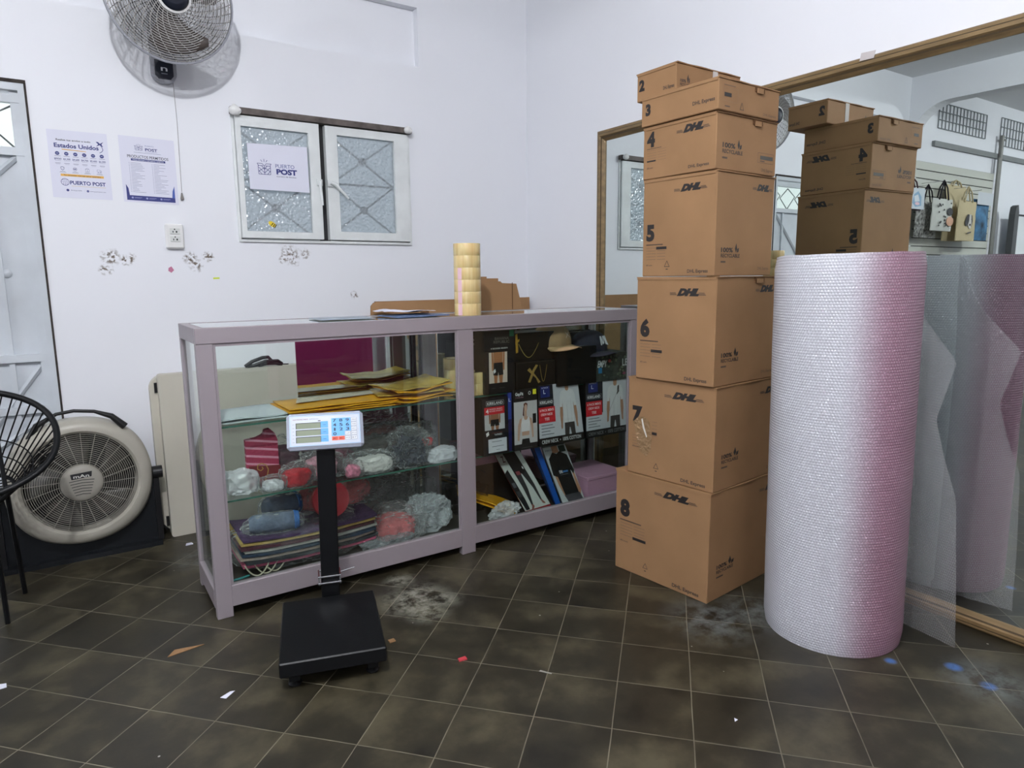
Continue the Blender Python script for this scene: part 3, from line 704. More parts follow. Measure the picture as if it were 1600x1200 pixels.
A.rect(.32, .90, .178, .182, (204, 178, 110))
A.ell(.25, .115, .024, .019, BLUE); A.text('99 9322 0470', .30, .107, .017, (70, 74, 120), w=.18); A.rect(.53, .532, .10, .135, (180, 180, 200)); A.ell(.585, .115, .022, .018, (90, 96, 150)); A.text('www.puertopost.com', .62, .107, .017, (70, 74, 120), w=.27)
A.done('printed_text', o)
o, A = poster(.270, .487, 1.497, 1.493, 1.776, 1.772, 'white product list poster with blue footer, under the wall fan')
plogo(A, .27, .80, .15, .085, t=.0009); A.text('PUERTO', .46, .865, .018, (120, 126, 170), w=.16); A.text('POST', .46, .80, .040, BLUE, w=.22, bold=.03); A.rect(.46, .68, .784, .788, (140, 144, 180)); A.rect(.25, .74, .762, .766, (110, 114, 150))
A.text('PRODUCTOS PERMITIDOS', .13, .68, .043, (52, 54, 74), w=.74, bold=.012)
A.rect(.19, .81, .635, .668, BLUE); A.text('PARA ENVIAR A ESTADOS UNIDOS', .22, .641, .019, (214, 216, 236), w=.56, bold=.01)
rr = random.Random(5)
for c_ in range(2):
    for i in range(20):
        u = .16+.41*c_; v = .60-.0232*i; A.rect(u-.012, u-.002, v-.002, v+.004, BLUE); A.rect(u+.015, u+.09+.18*rr.random(), v-.0015, v+.003, (128, 130, 158))
A.rect(.06, .94, .03, .105, BLUE); A.poly([(.06, .10), (.06, .27), (.10, .21), (.115, .10)], BLUE); A.poly([(.94, .10), (.94, .29), (.90, .21), (.885, .10)], (66, 92, 170))
for u in (.16, .42, .68): A.ell(u, .07, .02, .014, (150, 156, 205)); A.rect(u+.035, u+.17, .072, .077, (160, 166, 210)); A.rect(u+.035, u+.14, .060, .064, (130, 136, 190))
A.done('printed_text', o)
# sign taped to the glass
q = [(.796, YW-.0165, 1.580), (1.078, YW-.0165, 1.578), (1.076, YW-.0165, 1.795), (.794, YW-.0165, 1.789)]
q = [(x, YW-.0345, z) for x, y, z in q]
t = MB(); t.hexa(q, (0, .0012, 0), PAPER); o = tag(t.build('paper_sign'), 'white sheet with blue carton logo taped inside the left window pane', 'sign')
A = Art(q, .0004, .00005); plogo(A, .14, .34, .23, .30, t=.0022)
A.text('PUERTO', .44, .50, .085, (74, 84, 150), w=.32, bold=.0); A.text('POST', .45, .365, .11, BLUE, w=.35, bold=.05); A.text('Centro de Envíos', .45, .30, .028, (60, 64, 100), w=.33, bold=.01); A.done('printed_text', o)
# bee sticker
F = frame((.893, YW-.0125, 1.421), (0, -1, 0)) @ Matrix.Rotation(-.6, 4, 'Z')
b = MB(); yl = ink((236, 206, 40)); bkk = ink((30, 28, 24))
b.prism([(.020*math.cos(a), .0115*math.sin(a)) for a in [2*PI*k/20 for k in range(20)]], 0, .0008, yl, F)
for u in (.0, .009, .017): b.prism([(u-.002, -.010+.0003*u), (u+.002, -.009), (u+.002, .009), (u-.002, .010)], .0008, .0012, bkk, F)
b.prism([(-.02, -.004), (-.013, -.007), (-.011, .006), (-.018, .006)], .0008, .0012, ink((246, 220, 80)), F)
tag(b.build('bee_sticker'), 'small yellow and black bee sticker low on the window glass', 'sticker')
# power outlet
t = thing('power_outlet', 'white double power outlet box on the wall below the second poster', 'outlet', (.457, YW, 1.297))
b = MB(); b.bbox(-.038, .037, -.024, 0, 0, .11, WHITEP, .006); b.build('outlet_box', t)
for k in range(2):
    z = .030+.034*k; b = MB(); b.bbox(-.020, .021, -.0275, -.0235, z, z+.026, mat('outlet_insert', (.68, .70, .68), .4), .0015); oo = b.build('socket', t)
    A = Art([(-.020, -.0277, z), (.021, -.0277, z), (.021, -.0277, z+.026), (-.020, -.0277, z+.026)], .0002); A.ell(.48, .82, .07, .12, (20, 20, 22)); A.rect(.26, .36, .25, .55, (40, 60, 62)); A.rect(.58, .74, .25, .55, (30, 40, 42)); A.done('slots', oo)
b = MB(); b.prism([(-.012, -.007), (0, -.016), (.012, -.004), (.002, .013), (-.010, .006)], 0, .0015, mat('pink_gum', hexc(190, 120, 150), .5), frame((.432, YW, 1.205), (0, -1, 0)))
tag(b.build('pink_sticker'), 'tiny pink sticker on the wall below the power outlet', 'sticker')
b = MB(); b.prism([(-.014, -.004), (.014, -.003), (.014, .004), (-.014, .003)], 0, .001, mat('neon_sticky', hexc(212, 228, 40), .6), frame((.622, YW, 1.163), (0, -1, 0)))
tag(b.build('sticky_flag'), 'small neon yellow sticky flag on the bare wall left of the window', 'sticker')

# ================================================================== FOLDED TABLE, CABLE
t = thing('folding_table', 'off-white folding table folded in half and leaning on the wall behind the case', 'table', (0.29, 3.32, 0))
offw = mat('offwhite_plastic', hexc(196, 192, 178), 0.5, bump=.05, bscale=30, var=.05, vscale=4)
def slab(x0, x1, z0, z1, y0, y1, m, r=.05):
    pl = []
    for cx, cz, a0 in ((x1-r, z1-r, 0), (x0+r, z1-r, PI/2), (x0+r, z0+r, PI), (x1-r, z0+r, 1.5*PI)):
        for k in range(7): a = a0+PI/2*k/6; pl.append((cx+r*math.cos(a), cz+r*math.sin(a)))
    B = MB(); B.prism(pl, -y1, -y0, m, frame((0, 0, 0), (0, -1, 0))); return B
o = slab(0, .94, .015, .735, .025, .075, offw, .06).build('tabletop', t)
o = slab(.03, .95, .0, .745, -.035, .02, offw, .012).build('tabletop', t)
for hz_ in (.66, .04): b = MB(); b.box(.018, .03, .018, .03, hz_, hz_+.045, BLACK); b.build('hinge', t)
b = MB(); b.tube([(.005, .035, .30), (-.005, .02, .26), (.0, .02, .05), (.02, .0, .03)], .006, BLACK, 8); b.build('leg_frame', t, True)
b = MB(); zt = .752
b.tube([(.69, 3.30, zt), (.72, 3.29, zt+.022), (.77, 3.30, zt+.036), (.80, 3.31, zt+.036), (.81, 3.30, zt+.022), (.79, 3.29, zt+.012), (.74, 3.30, zt+.002), (.70, 3.30, zt)], .0085, BLACK, 8)
b.tube([(.75, 3.29, zt+.002), (.79, 3.31, zt+.006), (.83, 3.30, zt+.006), (.86, 3.30, zt-.003)], .009, BLACK, 8)
b.tube([(.72, 3.295, zt+.001), (.78, 3.29, zt+.020), (.84, 3.295, zt+.017), (.86, 3.30, zt+.001)], .0075, BLACK, 8)
b.tube([(.84, 3.30, zt), (.89, 3.30, zt-.003)], .003, BLACK, 6)
tag(b.build('cable_coil', smooth=True), 'black coiled cable lying on top edge of the folded white table', 'cable')

# ================================================================== CHAIR
def chair():
    t = thing('wire_chair', 'black basket chair of steel ring and strung cords beside the door', 'chair', (-.42, 2.82, 0))
    rm = MB(); c = Vector((.02, -.07, .635)); e1 = Vector((1, 0, 0)); e2 = Vector((0, .66, .75)).normalized(); nn = e1.cross(e2)
    def ring(k, sx=.345, sy=.215): a = 2*PI*k; return c+e1*sx*math.copysign(abs(math.cos(a))**.85, math.cos(a))+e2*sy*math.copysign(abs(math.sin(a))**.9, math.sin(a))
    rm.tube([ring(k/64) for k in range(64)], .0105, BLACKM, 10, True); rm.build('rim', t, True)
    s0 = Vector((.02, .09, .44))
    def seat(k, s_=1.0): a = 2*PI*k; return s0+Vector((.20*s_*math.cos(a), .15*s_*math.sin(a), .03*math.sin(a)))
    st = MB(); st.tube([seat(k/40) for k in range(40)], .007, BLACKM, 8, True); st.build('seat_ring', t, True)
    co = MB()
    for k in range(56): co.tube([ring(k/56), seat(k/56)], .0026, BLACK, 5)
    for s_ in (.25, .5, .75):
        co.tube([seat(k/30, s_) for k in range(30)], .0024, BLACK, 5, True)
    for k in range(16): co.tube([seat(k/32), seat(k/32+.5)], .0024, BLACK, 5)
    for f in (.55, .75, .9):
        co.tube([ring(k/48).lerp(seat(k/48), f) for k in range(48)], .0024, BLACK, 5, True)
    co.build('strung_cords', t)
    for (a, f) in (((.165, -.12, .40), (.165, -.075, 0)), ((.20, .02, .43), (.205, .17, 0)), ((-.16, -.12, .40), (-.20, -.075, 0)), ((-.16, .16, .43), (-.2, .17, 0))):
        l = MB(); l.tube([Vector(a)+Vector((0, 0, .02)), f], .008, BLACKM, 8); l.build('leg', t, True)
    f = MB(); f.tube([ring(.18), (.18, .19, .60), (.20, .02, .43), (.165, -.12, .42), ring(.86)], .007, BLACKM, 8); f.tube([ring(.32), (-.14, .19, .60), (-.16, .16, .43), (-.16, -.12, .42), ring(.64)], .007, BLACKM, 8)
    f.tube([(.20, .02, .43), (-.16, .16, .43)], .006, BLACKM, 8); f.tube([(.165, -.12, .41), (-.16, -.12, .41)], .006, BLACKM, 8); f.build('support_frame', t, True)
chair()

# ================================================================== DISPLAY CASE
CX0, CX1, CY0, CY1, CZ = .345, 2.30, 2.355, 2.705, 1.0
SH1, SH2, DK = .398, .660, .098
def display_case():
    t = thing('display_case', 'long glass display case with lilac-grey aluminium frame', 'display case', ((CX0+CX1)/2, (CY0+CY1)/2, 0))
    ox, oy = (CX0+CX1)/2, (CY0+CY1)/2
    def L(B, name, par=t, **k):
        B.v = [(x-ox, y-oy, z) for x, y, z in B.v]; return B.build(name, par, **k)
    M0, M1 = 1.307, 1.372
    def rail(x0, x1, y0, y1, z0, z1, name='rail'):
        B = MB(); B.bbox(x0, x1, y0, y1, z0, z1, ALU, .0015); L(B, name)
    # posts
    for x0, x1, y0, y1 in ((CX0, CX0+.052, CY0, CY0+.03), (M0, M1, CY0, CY0+.03), (CX1-.05, CX1, CY0, CY0+.03), (CX0, CX0+.03, CY1-.03, CY1), (M0, M1, CY1-.03, CY1), (CX1-.03, CX1, CY1-.03, CY1)):
        rail(x0, x1, y0, y1, 0, CZ-.052, 'post')
    # deep top rails, low rails
    rail(CX0, CX1, CY0-.002, CY0+.03, CZ-.052, CZ, 'top_rail'); rail(CX0, CX1, CY1-.03, CY1, CZ-.052, CZ, 'top_rail')
    for x0, x1 in ((CX0-.001, CX0+.03), (CX1-.03, CX1+.001)):
        rail(x0, x1, CY0+.03, CY1-.03, CZ-.052, CZ, 'top_rail'); rail(x0, x1, CY0+.03, CY1-.03, .03, .098, 'bottom_rail')
    for a, c in ((CX0+.052, M0), (M1, CX1-.05)):
        rail(a, c, CY0, CY0+.028, .036, .112, 'bottom_rail'); rail(a-.02, c+.02, CY1-.03, CY1, .036, .095, 'bottom_rail')
    # thin glazing beads
    B = MB()
    for a, c in ((CX0+.052, M0), (M1, CX1-.05)):
        B.box(a, c, CY0+.004, CY0+.012, CZ-.062, CZ-.052, ALU); B.box(a, a+.008, CY0+.004, CY0+.012, .112, CZ-.062, ALU); B.box(c-.008, c, CY0+.004, CY0+.012, .112, CZ-.062, ALU)
    L(B, 'glazing_bead')
    # deck
    dm = mat('dark_deck', hexc(58, 54, 48), 0.3, var=.2, vscale=8)
    B = MB(); B.box(CX0+.03, CX1-.03, CY0+.03, CY1-.03, DK-.012, DK, dm); L(B, 'deck')
    for a, c in ((CX0+.052, M0), (M1, CX1-.05)):
        B = MB(); B.box(a, c, CY0+.013, CY0+.018, .112, CZ-.055, GLASS); L(B, 'front_pane')
    B = MB(); B.box(CX0+.008, CX0+.013, CY0+.03, CY1-.03, .098, CZ-.052, GLASS); L(B, 'side_pane')
    B = MB(); B.box(CX1-.013, CX1-.008, CY0+.03, CY1-.03, .098, CZ-.052, GLASS); L(B, 'side_pane')
    B = MB(); B.box(CX0+.032, CX1-.032, CY0+.032, CY1-.032, CZ-.006, CZ-.001, thin_glass('top_glass', (.86, .92, .90), 1.5, haze=.06)); L(B, 'top_pane')
    for a, c in ((CX0+.032, M0+.02), (M1-.02, CX1-.032)):
        for z in (SH1, SH2):
            B = MB(); B.box(a, c, CY0+.05, CY1-.035, z-.006, z, GLASS); s_ = L(B, 'glass_shelf')
            B = MB(); B.box(a, c, CY0+.0485, CY0+.05, z-.006, z, GLASS_EDGE); L(B, 'shelf_edge', s_)
    # sliding back doors, mirrored; the left one is pushed aside
    def slide(x0, x1, y):
        B = MB(); B.box(x0+.01, x1-.01, y, y+.004, .10, CZ-.055, MIRROR2); d = L(B, 'sliding_door')
        B = MB(); B.box(x1-.012, x1, y-.004, y+.008, .10, CZ-.055, BLACK); L(B, 'door_edge', d)
    slide(.746, 1.305, CY1-.014); slide(1.374, 1.83, CY1-.022); slide(1.80, 2.268, CY1-.010)
    B = MB(); B.box(1.258, 1.272, CY1-.032, CY1-.02, .10, CZ-.055, BLACK); L(B, 'door_stile')
display_case()

# ================================================================== PACKAGES AND SOFT GOODS
def pack(name, label, cat, q, depth, col, draw=None, group=None, side=None, rough=.4):
    """a carton given by its front face (bl, br, tr, tl) and depth vector"""
    m = col if not isinstance(col, tuple) else ink(col, rough)
    b = MB(); b.hexa(q, depth, m, side if side is None or not isinstance(side, tuple) else ink(side, rough))
    o = tag(b.build(name), label, cat, group)
    if draw:
        A = Art(q, .0006, .0001); draw(A); A.done('printed_front', o)
    return o
def fr(x0, x1, z0, z1, y, y2=None):
    y2 = y if y2 is None else y2   # y at the top (leaning)
    return [(x0, y, z0), (x1, y, z0), (x1, y2, z1), (x0, y2, z1)]
def fig(A, u0, v0, w, h, pieces):
    for pts, c in pieces: A.poly([(u0+x*w, v0+y*h) for x, y in pts], c)
SKIN = (176, 132, 106)
def tee_man(A, u0, v0, w, h, shirt=(214, 214, 216), skin=SKIN, pants=(62, 58, 58)):
    fig(A, u0, v0, w, h, [
        ([(.16, .62), (.27, .62), (.26, .42), (.22, .22), (.15, .20), (.13, .40)], skin), ([(.73, .62), (.84, .62), (.87, .40), (.85, .20), (.78, .22), (.74, .42)], skin),
        ([(.14, .20), (.22, .22), (.21, .14), (.15, .12)], skin), ([(.78, .22), (.86, .20), (.85, .12), (.79, .14)], skin),
        ([(.43, .86), (.57, .86), (.58, .98), (.56, 1.0), (.44, 1.0), (.42, .98)], skin),
        ([(.30, .28), (.70, .28), (.72, 0), (.55, 0), (.51, .14), (.49, .14), (.45, 0), (.28, 0)], pants),
        ([(.29, .24), (.71, .24), (.715, .60), (.74, .68), (.75, .56), (.86, .56), (.83, .78), (.76, .87), (.60, .91), (.56, .885), (.50, .865), (.44, .885), (.40, .91), (.24, .87), (.17, .78), (.14, .56), (.25, .56), (.26, .68), (.285, .60)], shirt),
        ([(.42, .24), (.47, .24), (.45, .60), (.43, .62)], tuple(max(0, c-16) for c in shirt)), ([(.60, .26), (.63, .26), (.64, .7), (.62, .7)], tuple(max(0, c-12) for c in shirt))])
def brief_man(A, u0, v0, w, h, skin, shorts=(16, 16, 18)):
    fig(A, u0, v0, w, h, [
        ([(.24, .50), (.76, .50), (.80, 1), (.20, 1)], skin), ([(.08, 1), (.18, 1), (.22, .62), (.18, .40), (.10, .42)], skin), ([(.92, 1), (.82, 1), (.78, .62), (.82, .40), (.90, .42)], skin),
        ([(.22, .30), (.48, .34), (.42, 0), (.25, 0)], skin), ([(.52, .34), (.80, .30), (.76, 0), (.58, 0)], skin),
        ([(.22, .66), (.78, .66), (.82, .26), (.53, .24), (.5, .36), (.47, .24), (.18, .26)], shorts)])
GRP = 'clothing cartons in the right bay'
YR = 2.392
# --- top shelf, right bay
def d_br(A):
    A.rect(.02, .98, .01, .99, (17, 16, 18)); A.text('BANANA', .34, .855, .045, (120, 112, 102), w=.46); A.text('REPUBLIC', .30, .80, .045, (120, 112, 102), w=.52); A.text('4 BOXER BRIEFS', .20, .71, .022, (190, 186, 180), w=.56, bold=.02)
    A.rect(.82, .97, .90, 1.0, (20, 110, 80)); A.rect(.14, .74, .17, .66, (206, 190, 176)); brief_man(A, .18, .17, .52, .49, (168, 112, 74)); A.poly([(.30, .32), (.36, .35), (.34, .40), (.28, .37)], (220, 220, 220))
    A.rect(.22, .34, .08, .095, (60, 58, 58)); A.rect(.48, .66, .08, .095, (60, 58, 58))
pack('underwear_carton', 'tall black underwear carton with brown torso photo, beside the tape rolls', 'carton', fr(1.452, 1.605, SH2+.004, SH2+.272, YR), (0, .08, 0), (19, 18, 20), d_br, GRP)
def d_gold(A, big=1):
    g = (150, 122, 62)
    A.box(.02, .98, .03, .97, .0012, (70, 64, 54))
    A.poly([(.30, .28), (.36, .25), (.46, .62), (.56, .85), (.50, .88), (.42, .70)], g); A.poly([(.28, .70), (.50, .40), (.56, .20), (.62, .24), (.48, .52), (.34, .78)], g)
    P_ = [(.60+.03*math.cos(a)*0+.18*(k/14), .85-.6*math.sin(PI*k/14)) for k, a in enumerate([0]*15)]
    for a, c in zip(P_[:-1], P_[1:]): A.line(*a, *c, .0022, g)
pack('chain_carton', 'flat black carton with faint gold chain print, lower of two on the top shelf', 'carton', fr(1.61, 1.822, SH2+.003, SH2+.128, YR), (0, .14, 0), (15, 14, 14), d_gold, 'black gold-print cartons')
pack('chain_carton', 'flat black carton with bright gold key print, upper of two on the top shelf', 'carton', fr(1.612, 1.825, SH2+.130, SH2+.255, YR+.012), (0, .13, 0), (17, 16, 15), lambda A: (A.poly([(.03, .30), (.09, .32), (.07, .98), (.02, .95)], (168, 128, 40)), A.poly([(.02, .6), (.12, .72), (.12, .8), (.02, .7)], (168, 128, 40)),
     [A.line(.10+.5*t/9, .62-.5*math.sin(PI*t/9), .10+.5*(t+1)/9, .62-.5*math.sin(PI*(t+1)/9), .003, (150, 130, 70)) for t in range(9)]), 'black gold-print cartons')
pack('plain_carton', 'plain black carton under the brown cap, on the top shelf', 'carton', fr(1.826, 2.055, SH2+.003, SH2+.178, YR-.012), (0, .20, 0), (12, 12, 13), lambda A: (A.text('X  BOSS X', .12, .38, .07, (44, 42, 42), w=.5, shear=.3), A.rect(.12, .5, .30, .31, (34, 32, 32))), GRP)
camo = mat('camo_fabric', (.03, .035, .03), .8, var=.9, vscale=28)
def d_camo(A):
    r = random.Random(3)
    for k in range(60):
        u, v = r.random()*.9+.05, r.random()*.86+.07; c = r.choice([(34, 44, 38), (70, 84, 66), (22, 24, 24), (96, 104, 84), (46, 58, 50)])
        A.poly([(u+.05*math.cos(a)*r.uniform(.4, 1), v+.07*math.sin(a)*r.uniform(.4, 1)) for a in [2*PI*i/7 for i in range(7)]], c)
    A.text('EMPY', .03, .52, .24, (214, 214, 214), w=.30, bold=.03, shear=.3); A.text('LE', .80, .50, .26, (190, 190, 190), w=.16, bold=.02); A.rect(.06, .17, .30, .50, (40, 120, 170)); A.ell(.40, .72, .05, .06, (150, 40, 44)); A.ell(.86, .22, .05, .05, (130, 50, 80))
pack('printed_cap_box', 'dark camouflage box with white lettering, at right end of the top shelf', 'box', fr(2.058, 2.262, SH2+.003, SH2+.135, YR-.01), (0, .22, 0), camo, d_camo)
# more dark stock behind (its backs show in the sliding mirrors)
for k, (x0, x1, z0, z1, y0, d) in enumerate([(1.50, 1.76, SH2+.002, SH2+.20, 2.545, .1), (1.80, 2.02, SH2+.002, SH2+.24, 2.60, .07), (2.06, 2.26, SH2+.002, SH2+.22, 2.625, .05),
                                              (1.46, 1.72, SH1+.002, SH1+.24, 2.52, .13), (1.74, 2.0, SH1+.002, SH1+.23, 2.50, .14), (2.02, 2.26, SH1+.002, SH1+.235, 2.50, .14)]):
    pack('stock_carton', 'plain black clothing carton standing in the second row behind the front cartons', 'carton', fr(x0, x1, z0, z1, y0), (0, d, 0), (20, 20, 22), None, 'black cartons in the second row')
def cap(name, label, loc, rz, m, brim, draw, s=1.0):
    t = thing(name, label, 'cap', loc, rz)
    b = MB(); vs = []; fs = []; N, Mr = 32, 9
    for j in range(Mr+1):
        ph = PI/2*j/Mr
        for i in range(N):
            a = 2*PI*i/N; r = math.cos(ph)**.75; vs.append((.092*s*r*math.cos(a), .078*s*r*math.sin(a), .012+.082*s*math.sin(ph)**.9))
    for j in range(Mr):
        for i in range(N): fs.append((j*N+i, j*N+(i+1) % N, (j+1)*N+(i+1) % N, (j+1)*N+i))
    b.add(vs, fs, m); b.add([(.092*s*math.cos(a), .078*s*math.sin(a), z) for z in (0, .012) for a in [2*PI*i/N for i in range(N)]], [(i, (i+1) % N, N+(i+1) % N, N+i) for i in range(N)], m)
    b.build('crown', t, True)
    b = MB(); vs = []; fs = []
    for i in range(17):
        a = -1.25+2.5*i/16
        for k in range(5):
            f_ = k/4; ca, sa = math.sin(a), -math.cos(a)
            vs.append((.088*s*ca*(1+.05*f_), .070*s*sa-.062*s*f_*max(0, math.cos(a))**.6, .006-.018*f_*abs(ca)-.004*f_))
    for i in range(16):
        for k in range(4): q = i*5+k; fs.append((q, q+1, q+6, q+5))
    b.add(vs, fs, brim); solidify(b.build('brim', t, True), .003)
    b = MB(); b.lathe([(0, .004), (.005, .003), (.006, 0)], brim, 12, Matrix.Translation((0, 0, .094*s))); b.build('button', t)
    if draw:
        q = [(-.04*s, -.0785*s, .028), (.04*s, -.0785*s, .028), (.036*s, -.064*s, .078), (-.036*s, -.064*s, .078)]
        A = Art(q, .006, .0003); draw(A); A.done('embroidery', t)
    return t
cap('baseball_cap', 'brown suede baseball cap with small stitched cross on the plain black carton', (1.865, 2.475, SH2+.181), .35, mat('brown_suede', hexc(150, 122, 88), .85, var=.15, vscale=20), mat('tan_suede', hexc(160, 134, 98), .85),
    lambda A: (A.line(.3, .2, .7, .75, .002, (220, 210, 200)), A.line(.7, .2, .35, .7, .002, (220, 210, 200))), 1.12)
cap('baseball_cap', 'navy baseball cap with white blackletter M, resting on the camouflage box', (2.085, 2.47, SH2+.141), .3, mat('navy_cloth', (.012, .014, .03), .85), mat('dark_navy_cloth', (.008, .009, .018), .8),
    lambda A: [A.poly(p, (205, 208, 215)) for p in ([(.12, .1), (.24, .12), (.26, .9), (.16, .95)], [(.2, .9), (.32, .95), (.40, .25), (.32, .12)], [(.40, .2), (.50, .25), (.52, .9), (.44, .95)], [(.5, .9), (.62, .95), (.72, .3), (.62, .12)], [(.66, .12), (.86, .05), (.80, .30), (.74, .9), (.66, .95)])], 1.08)

# --- middle shelf, right bay
def d_kirk(A):
    A.rect(.0, 1, 0, 1, (16, 17, 24)); A.text('KIRKLAND', .20, .88, .05, (225, 225, 225), w=.60, bold=.02); A.box(.16, .84, .865, .945, .001, (190, 190, 190)); A.rect(.08, .86, .71, .84, (196, 30, 42)); A.text('4', .14, .735, .08, (235, 225, 225), bold=.02)
    A.text('BOXER BRIEFS', .28, .79, .024, (235, 225, 225), w=.5); A.text('BOXER SHORTS', .28, .755, .024, (235, 225, 225), w=.5); A.rect(.08, .86, .44, .71, (190, 190, 192)); brief_man(A, .20, .44, .54, .27, (150, 104, 76))
    A.text('COTTON MODAL', .36, .375, .020, (150, 70, 70), w=.4); A.text('TAPERED', .44, .335, .032, (225, 225, 225), w=.3); A.poly([(.14, .33), (.24, .36), (.22, .42), (.12, .39)], (226, 226, 226))
    A.rect(.20, .92, .04, .28, (206, 208, 214)); A.rect(.34, .72, .225, .235, (110, 112, 120)); A.rect(.34, .80, .14, .15, (110, 112, 120)); A.rect(.50, .64, .08, .088, (110, 112, 120))
pack('underwear_carton', 'narrow black carton with red band and white price label on middle shelf', 'carton', fr(1.435, 1.565, SH1+.002, SH1+.250, YR-.008, YR), (0, .10, 0), (16, 17, 24), d_kirk, GRP)
pack('underwear_carton', 'thin blue-edged carton squeezed beside the red band carton on middle shelf', 'carton', fr(1.570, 1.588, SH1+.002, SH1+.262, YR+.004), (0, .10, 0), (44, 66, 150), lambda A: (A.rect(0, 1, 0, .55, (24, 28, 90)), A.text('L', .2, .85, .06, (225, 225, 240), w=.6)), GRP)
def d_gap(A):
    A.rect(0, 1, 0, 1, (22, 20, 22)); A.rect(0, 1, .10, .80, (196, 192, 192)); A.text('GapFit', .07, .905, .05, (226, 226, 226), w=.34, bold=.03); A.text('2 PACK BRA', .07, .86, .025, (170, 130, 140), w=.35); A.ell(.68, .93, .055, .03, (200, 200, 196)); A.ell(.68, .93, .035, .018, (30, 30, 30)); A.rect(.82, .97, .90, .985, (214, 206, 40))
    sk = (196, 156, 134)
    fig(A, .08, .10, .80, .68, [([(.44, .80), (.60, .80), (.63, .97), (.52, 1.0), (.42, .97)], (104, 54, 42)), ([(.36, .70), (.44, .66), (.44, .92), (.40, .88)], (92, 48, 38)),
        ([(.46, .66), (.58, .66), (.58, .80), (.46, .80)], sk), ([(.45, .80), (.60, .80), (.60, .92), (.53, .96), (.45, .90)], (206, 168, 148)),
        ([(.18, .60), (.42, .66), (.62, .66), (.84, .60), (.80, .46), (.72, .34), (.70, .20), (.32, .20), (.30, .34), (.22, .46)], sk),
        ([(.06, .10), (.16, .08), (.24, .44), (.20, .60), (.10, .46)], sk), ([(.94, .14), (.86, .12), (.80, .44), (.84, .60), (.92, .46)], sk),
        ([(.32, .12), (.70, .12), (.74, 0.0), (.28, 0.0)], (20, 20, 22)),
        ([(.30, .30), (.72, .30), (.76, .46), (.72, .62), (.66, .66), (.58, .58), (.46, .58), (.40, .66), (.32, .62), (.26, .46)], (222, 218, 220))])
    A.rect(.80, .95, .42, .58, (26, 28, 32)); A.rect(.0, 1, 0, .10, (26, 24, 26)); A.rect(.3, .75, .03, .036, (100, 98, 98))
pack('sports_bra_carton', 'black and white carton with photo of woman in white sleeveless crop top', 'carton', fr(1.592, 1.716, SH1-.0+.002, SH1+.272, YR-.012, YR-.006), (0, .09, 0), (22, 20, 22), d_gap, GRP)
def d_crew(A, v):
    A.rect(0, 1, .13, 1, (198, 200, 206)); A.rect(0, .40 if v else .36, .42, 1, (20, 22, 34)); A.rect(0, 1, 0, .13, (18, 18, 20))
    A.text('CREW NECK  •  100% COTTON', .05, .035, .062, (214, 214, 214) if not v else (120, 120, 122), w=.88, bold=.02)
    A.rect(.06, .28, .80, .98, (28, 40, 110)); A.text('L', .13, .86, .07, (220, 224, 240), w=.05); A.text('6-PACK', .09, .945, .025, (220, 224, 240), w=.16)
    A.text('KIRKLAND', .04, .695, .05, (225, 225, 225), w=.30, bold=.02); A.box(.02, .37, .68, .76, .001, (150, 150, 155)); A.rect(0, .38, .38, .64, (202, 32, 46))
    A.text('6 PACK MEN\'S', .03, .57, .04, (240, 220, 220), w=.32, bold=.02); A.text('CREW NECK', .05, .50, .04, (240, 220, 220), w=.27, bold=.02); A.text('TEE', .13, .42, .045, (240, 220, 220), w=.11, bold=.02)
    for k, x in enumerate((.26, .30, .20, .28)): A.rect(.05, .05+x, .33-.05*k, .342-.05*k, (90, 92, 100))
    tee_man(A, .42, .13, .56, .85)
    if v: A.poly([(.74, .70), (.80, .76), (.80, .88), (.76, .86)], (60, 58, 54)); A.line(.55, .42, .78, .80, .0022, (150, 150, 152))
pack('tshirt_pack', 'black and white crew neck T-shirt pack with red square, middle shelf centre', 'T-shirt pack', [(1.728, YR-.012, SH1+.002), (1.986, YR-.012, SH1+.002), (1.952, YR-.002, SH1+.278), (1.724, YR-.002, SH1+.278)], (0, .06, 0), (18, 18, 20), lambda A: d_crew(A, 0), 'crew neck T-shirt packs')
pack('tshirt_pack', 'black and white crew neck T-shirt pack nearest the box stack, middle shelf', 'T-shirt pack', fr(1.998, 2.258, SH1+.002, SH1+.272, YR-.014, YR-.004), (0, .06, 0), (18, 18, 20), lambda A: d_crew(A, 1), 'crew neck T-shirt packs')
# --- deck, right bay
def d_legs(A):
    A.rect(0, 1, 0, 1, (196, 200, 194)); A.rect(0, 1, .0, .03, (150, 24, 34)); A.rect(.0, .35, .80, 1, (150, 146, 140)); A.text('Z', .14, .84, .10, (70, 30, 34), w=.12, bold=.03)
    g = (46, 46, 48); f_ = (140, 88, 74)
    A.poly([(.30, 1), (.78, 1), (.82, .62), (.64, .56), (.58, .62), (.54, .56), (.34, .60)], (22, 20, 22))
    A.poly([(.34, .62), (.56, .60), (.52, .36), (.40, .10), (.33, .11), (.36, .36)], g); A.poly([(.60, .60), (.82, .64), (.84, .40), (.80, .14), (.74, .15), (.72, .36)], g)
    A.poly([(.33, .11), (.40, .10), (.42, .07), (.30, .01), (.26, .03), (.33, .08)], f_); A.poly([(.74, .15), (.80, .14), (.86, .08), (.84, .06), (.76, .08)], f_)
    A.poly([(-.02, .66), (.16, .72), (.20, .5), (.22, .2), (.20, .04), (.06, .04), (.0, .30)], (24, 24, 28)); A.rect(.04, .16, .42, .50, (92, 94, 100)); A.rect(.05, .19, .26, .36, (56, 56, 60)); A.rect(.40, .56, .60, .66, (130, 60, 66)); A.poly([(.72, .70), (.75, .73), (.78, .70), (.75, .67)], (226, 226, 226))
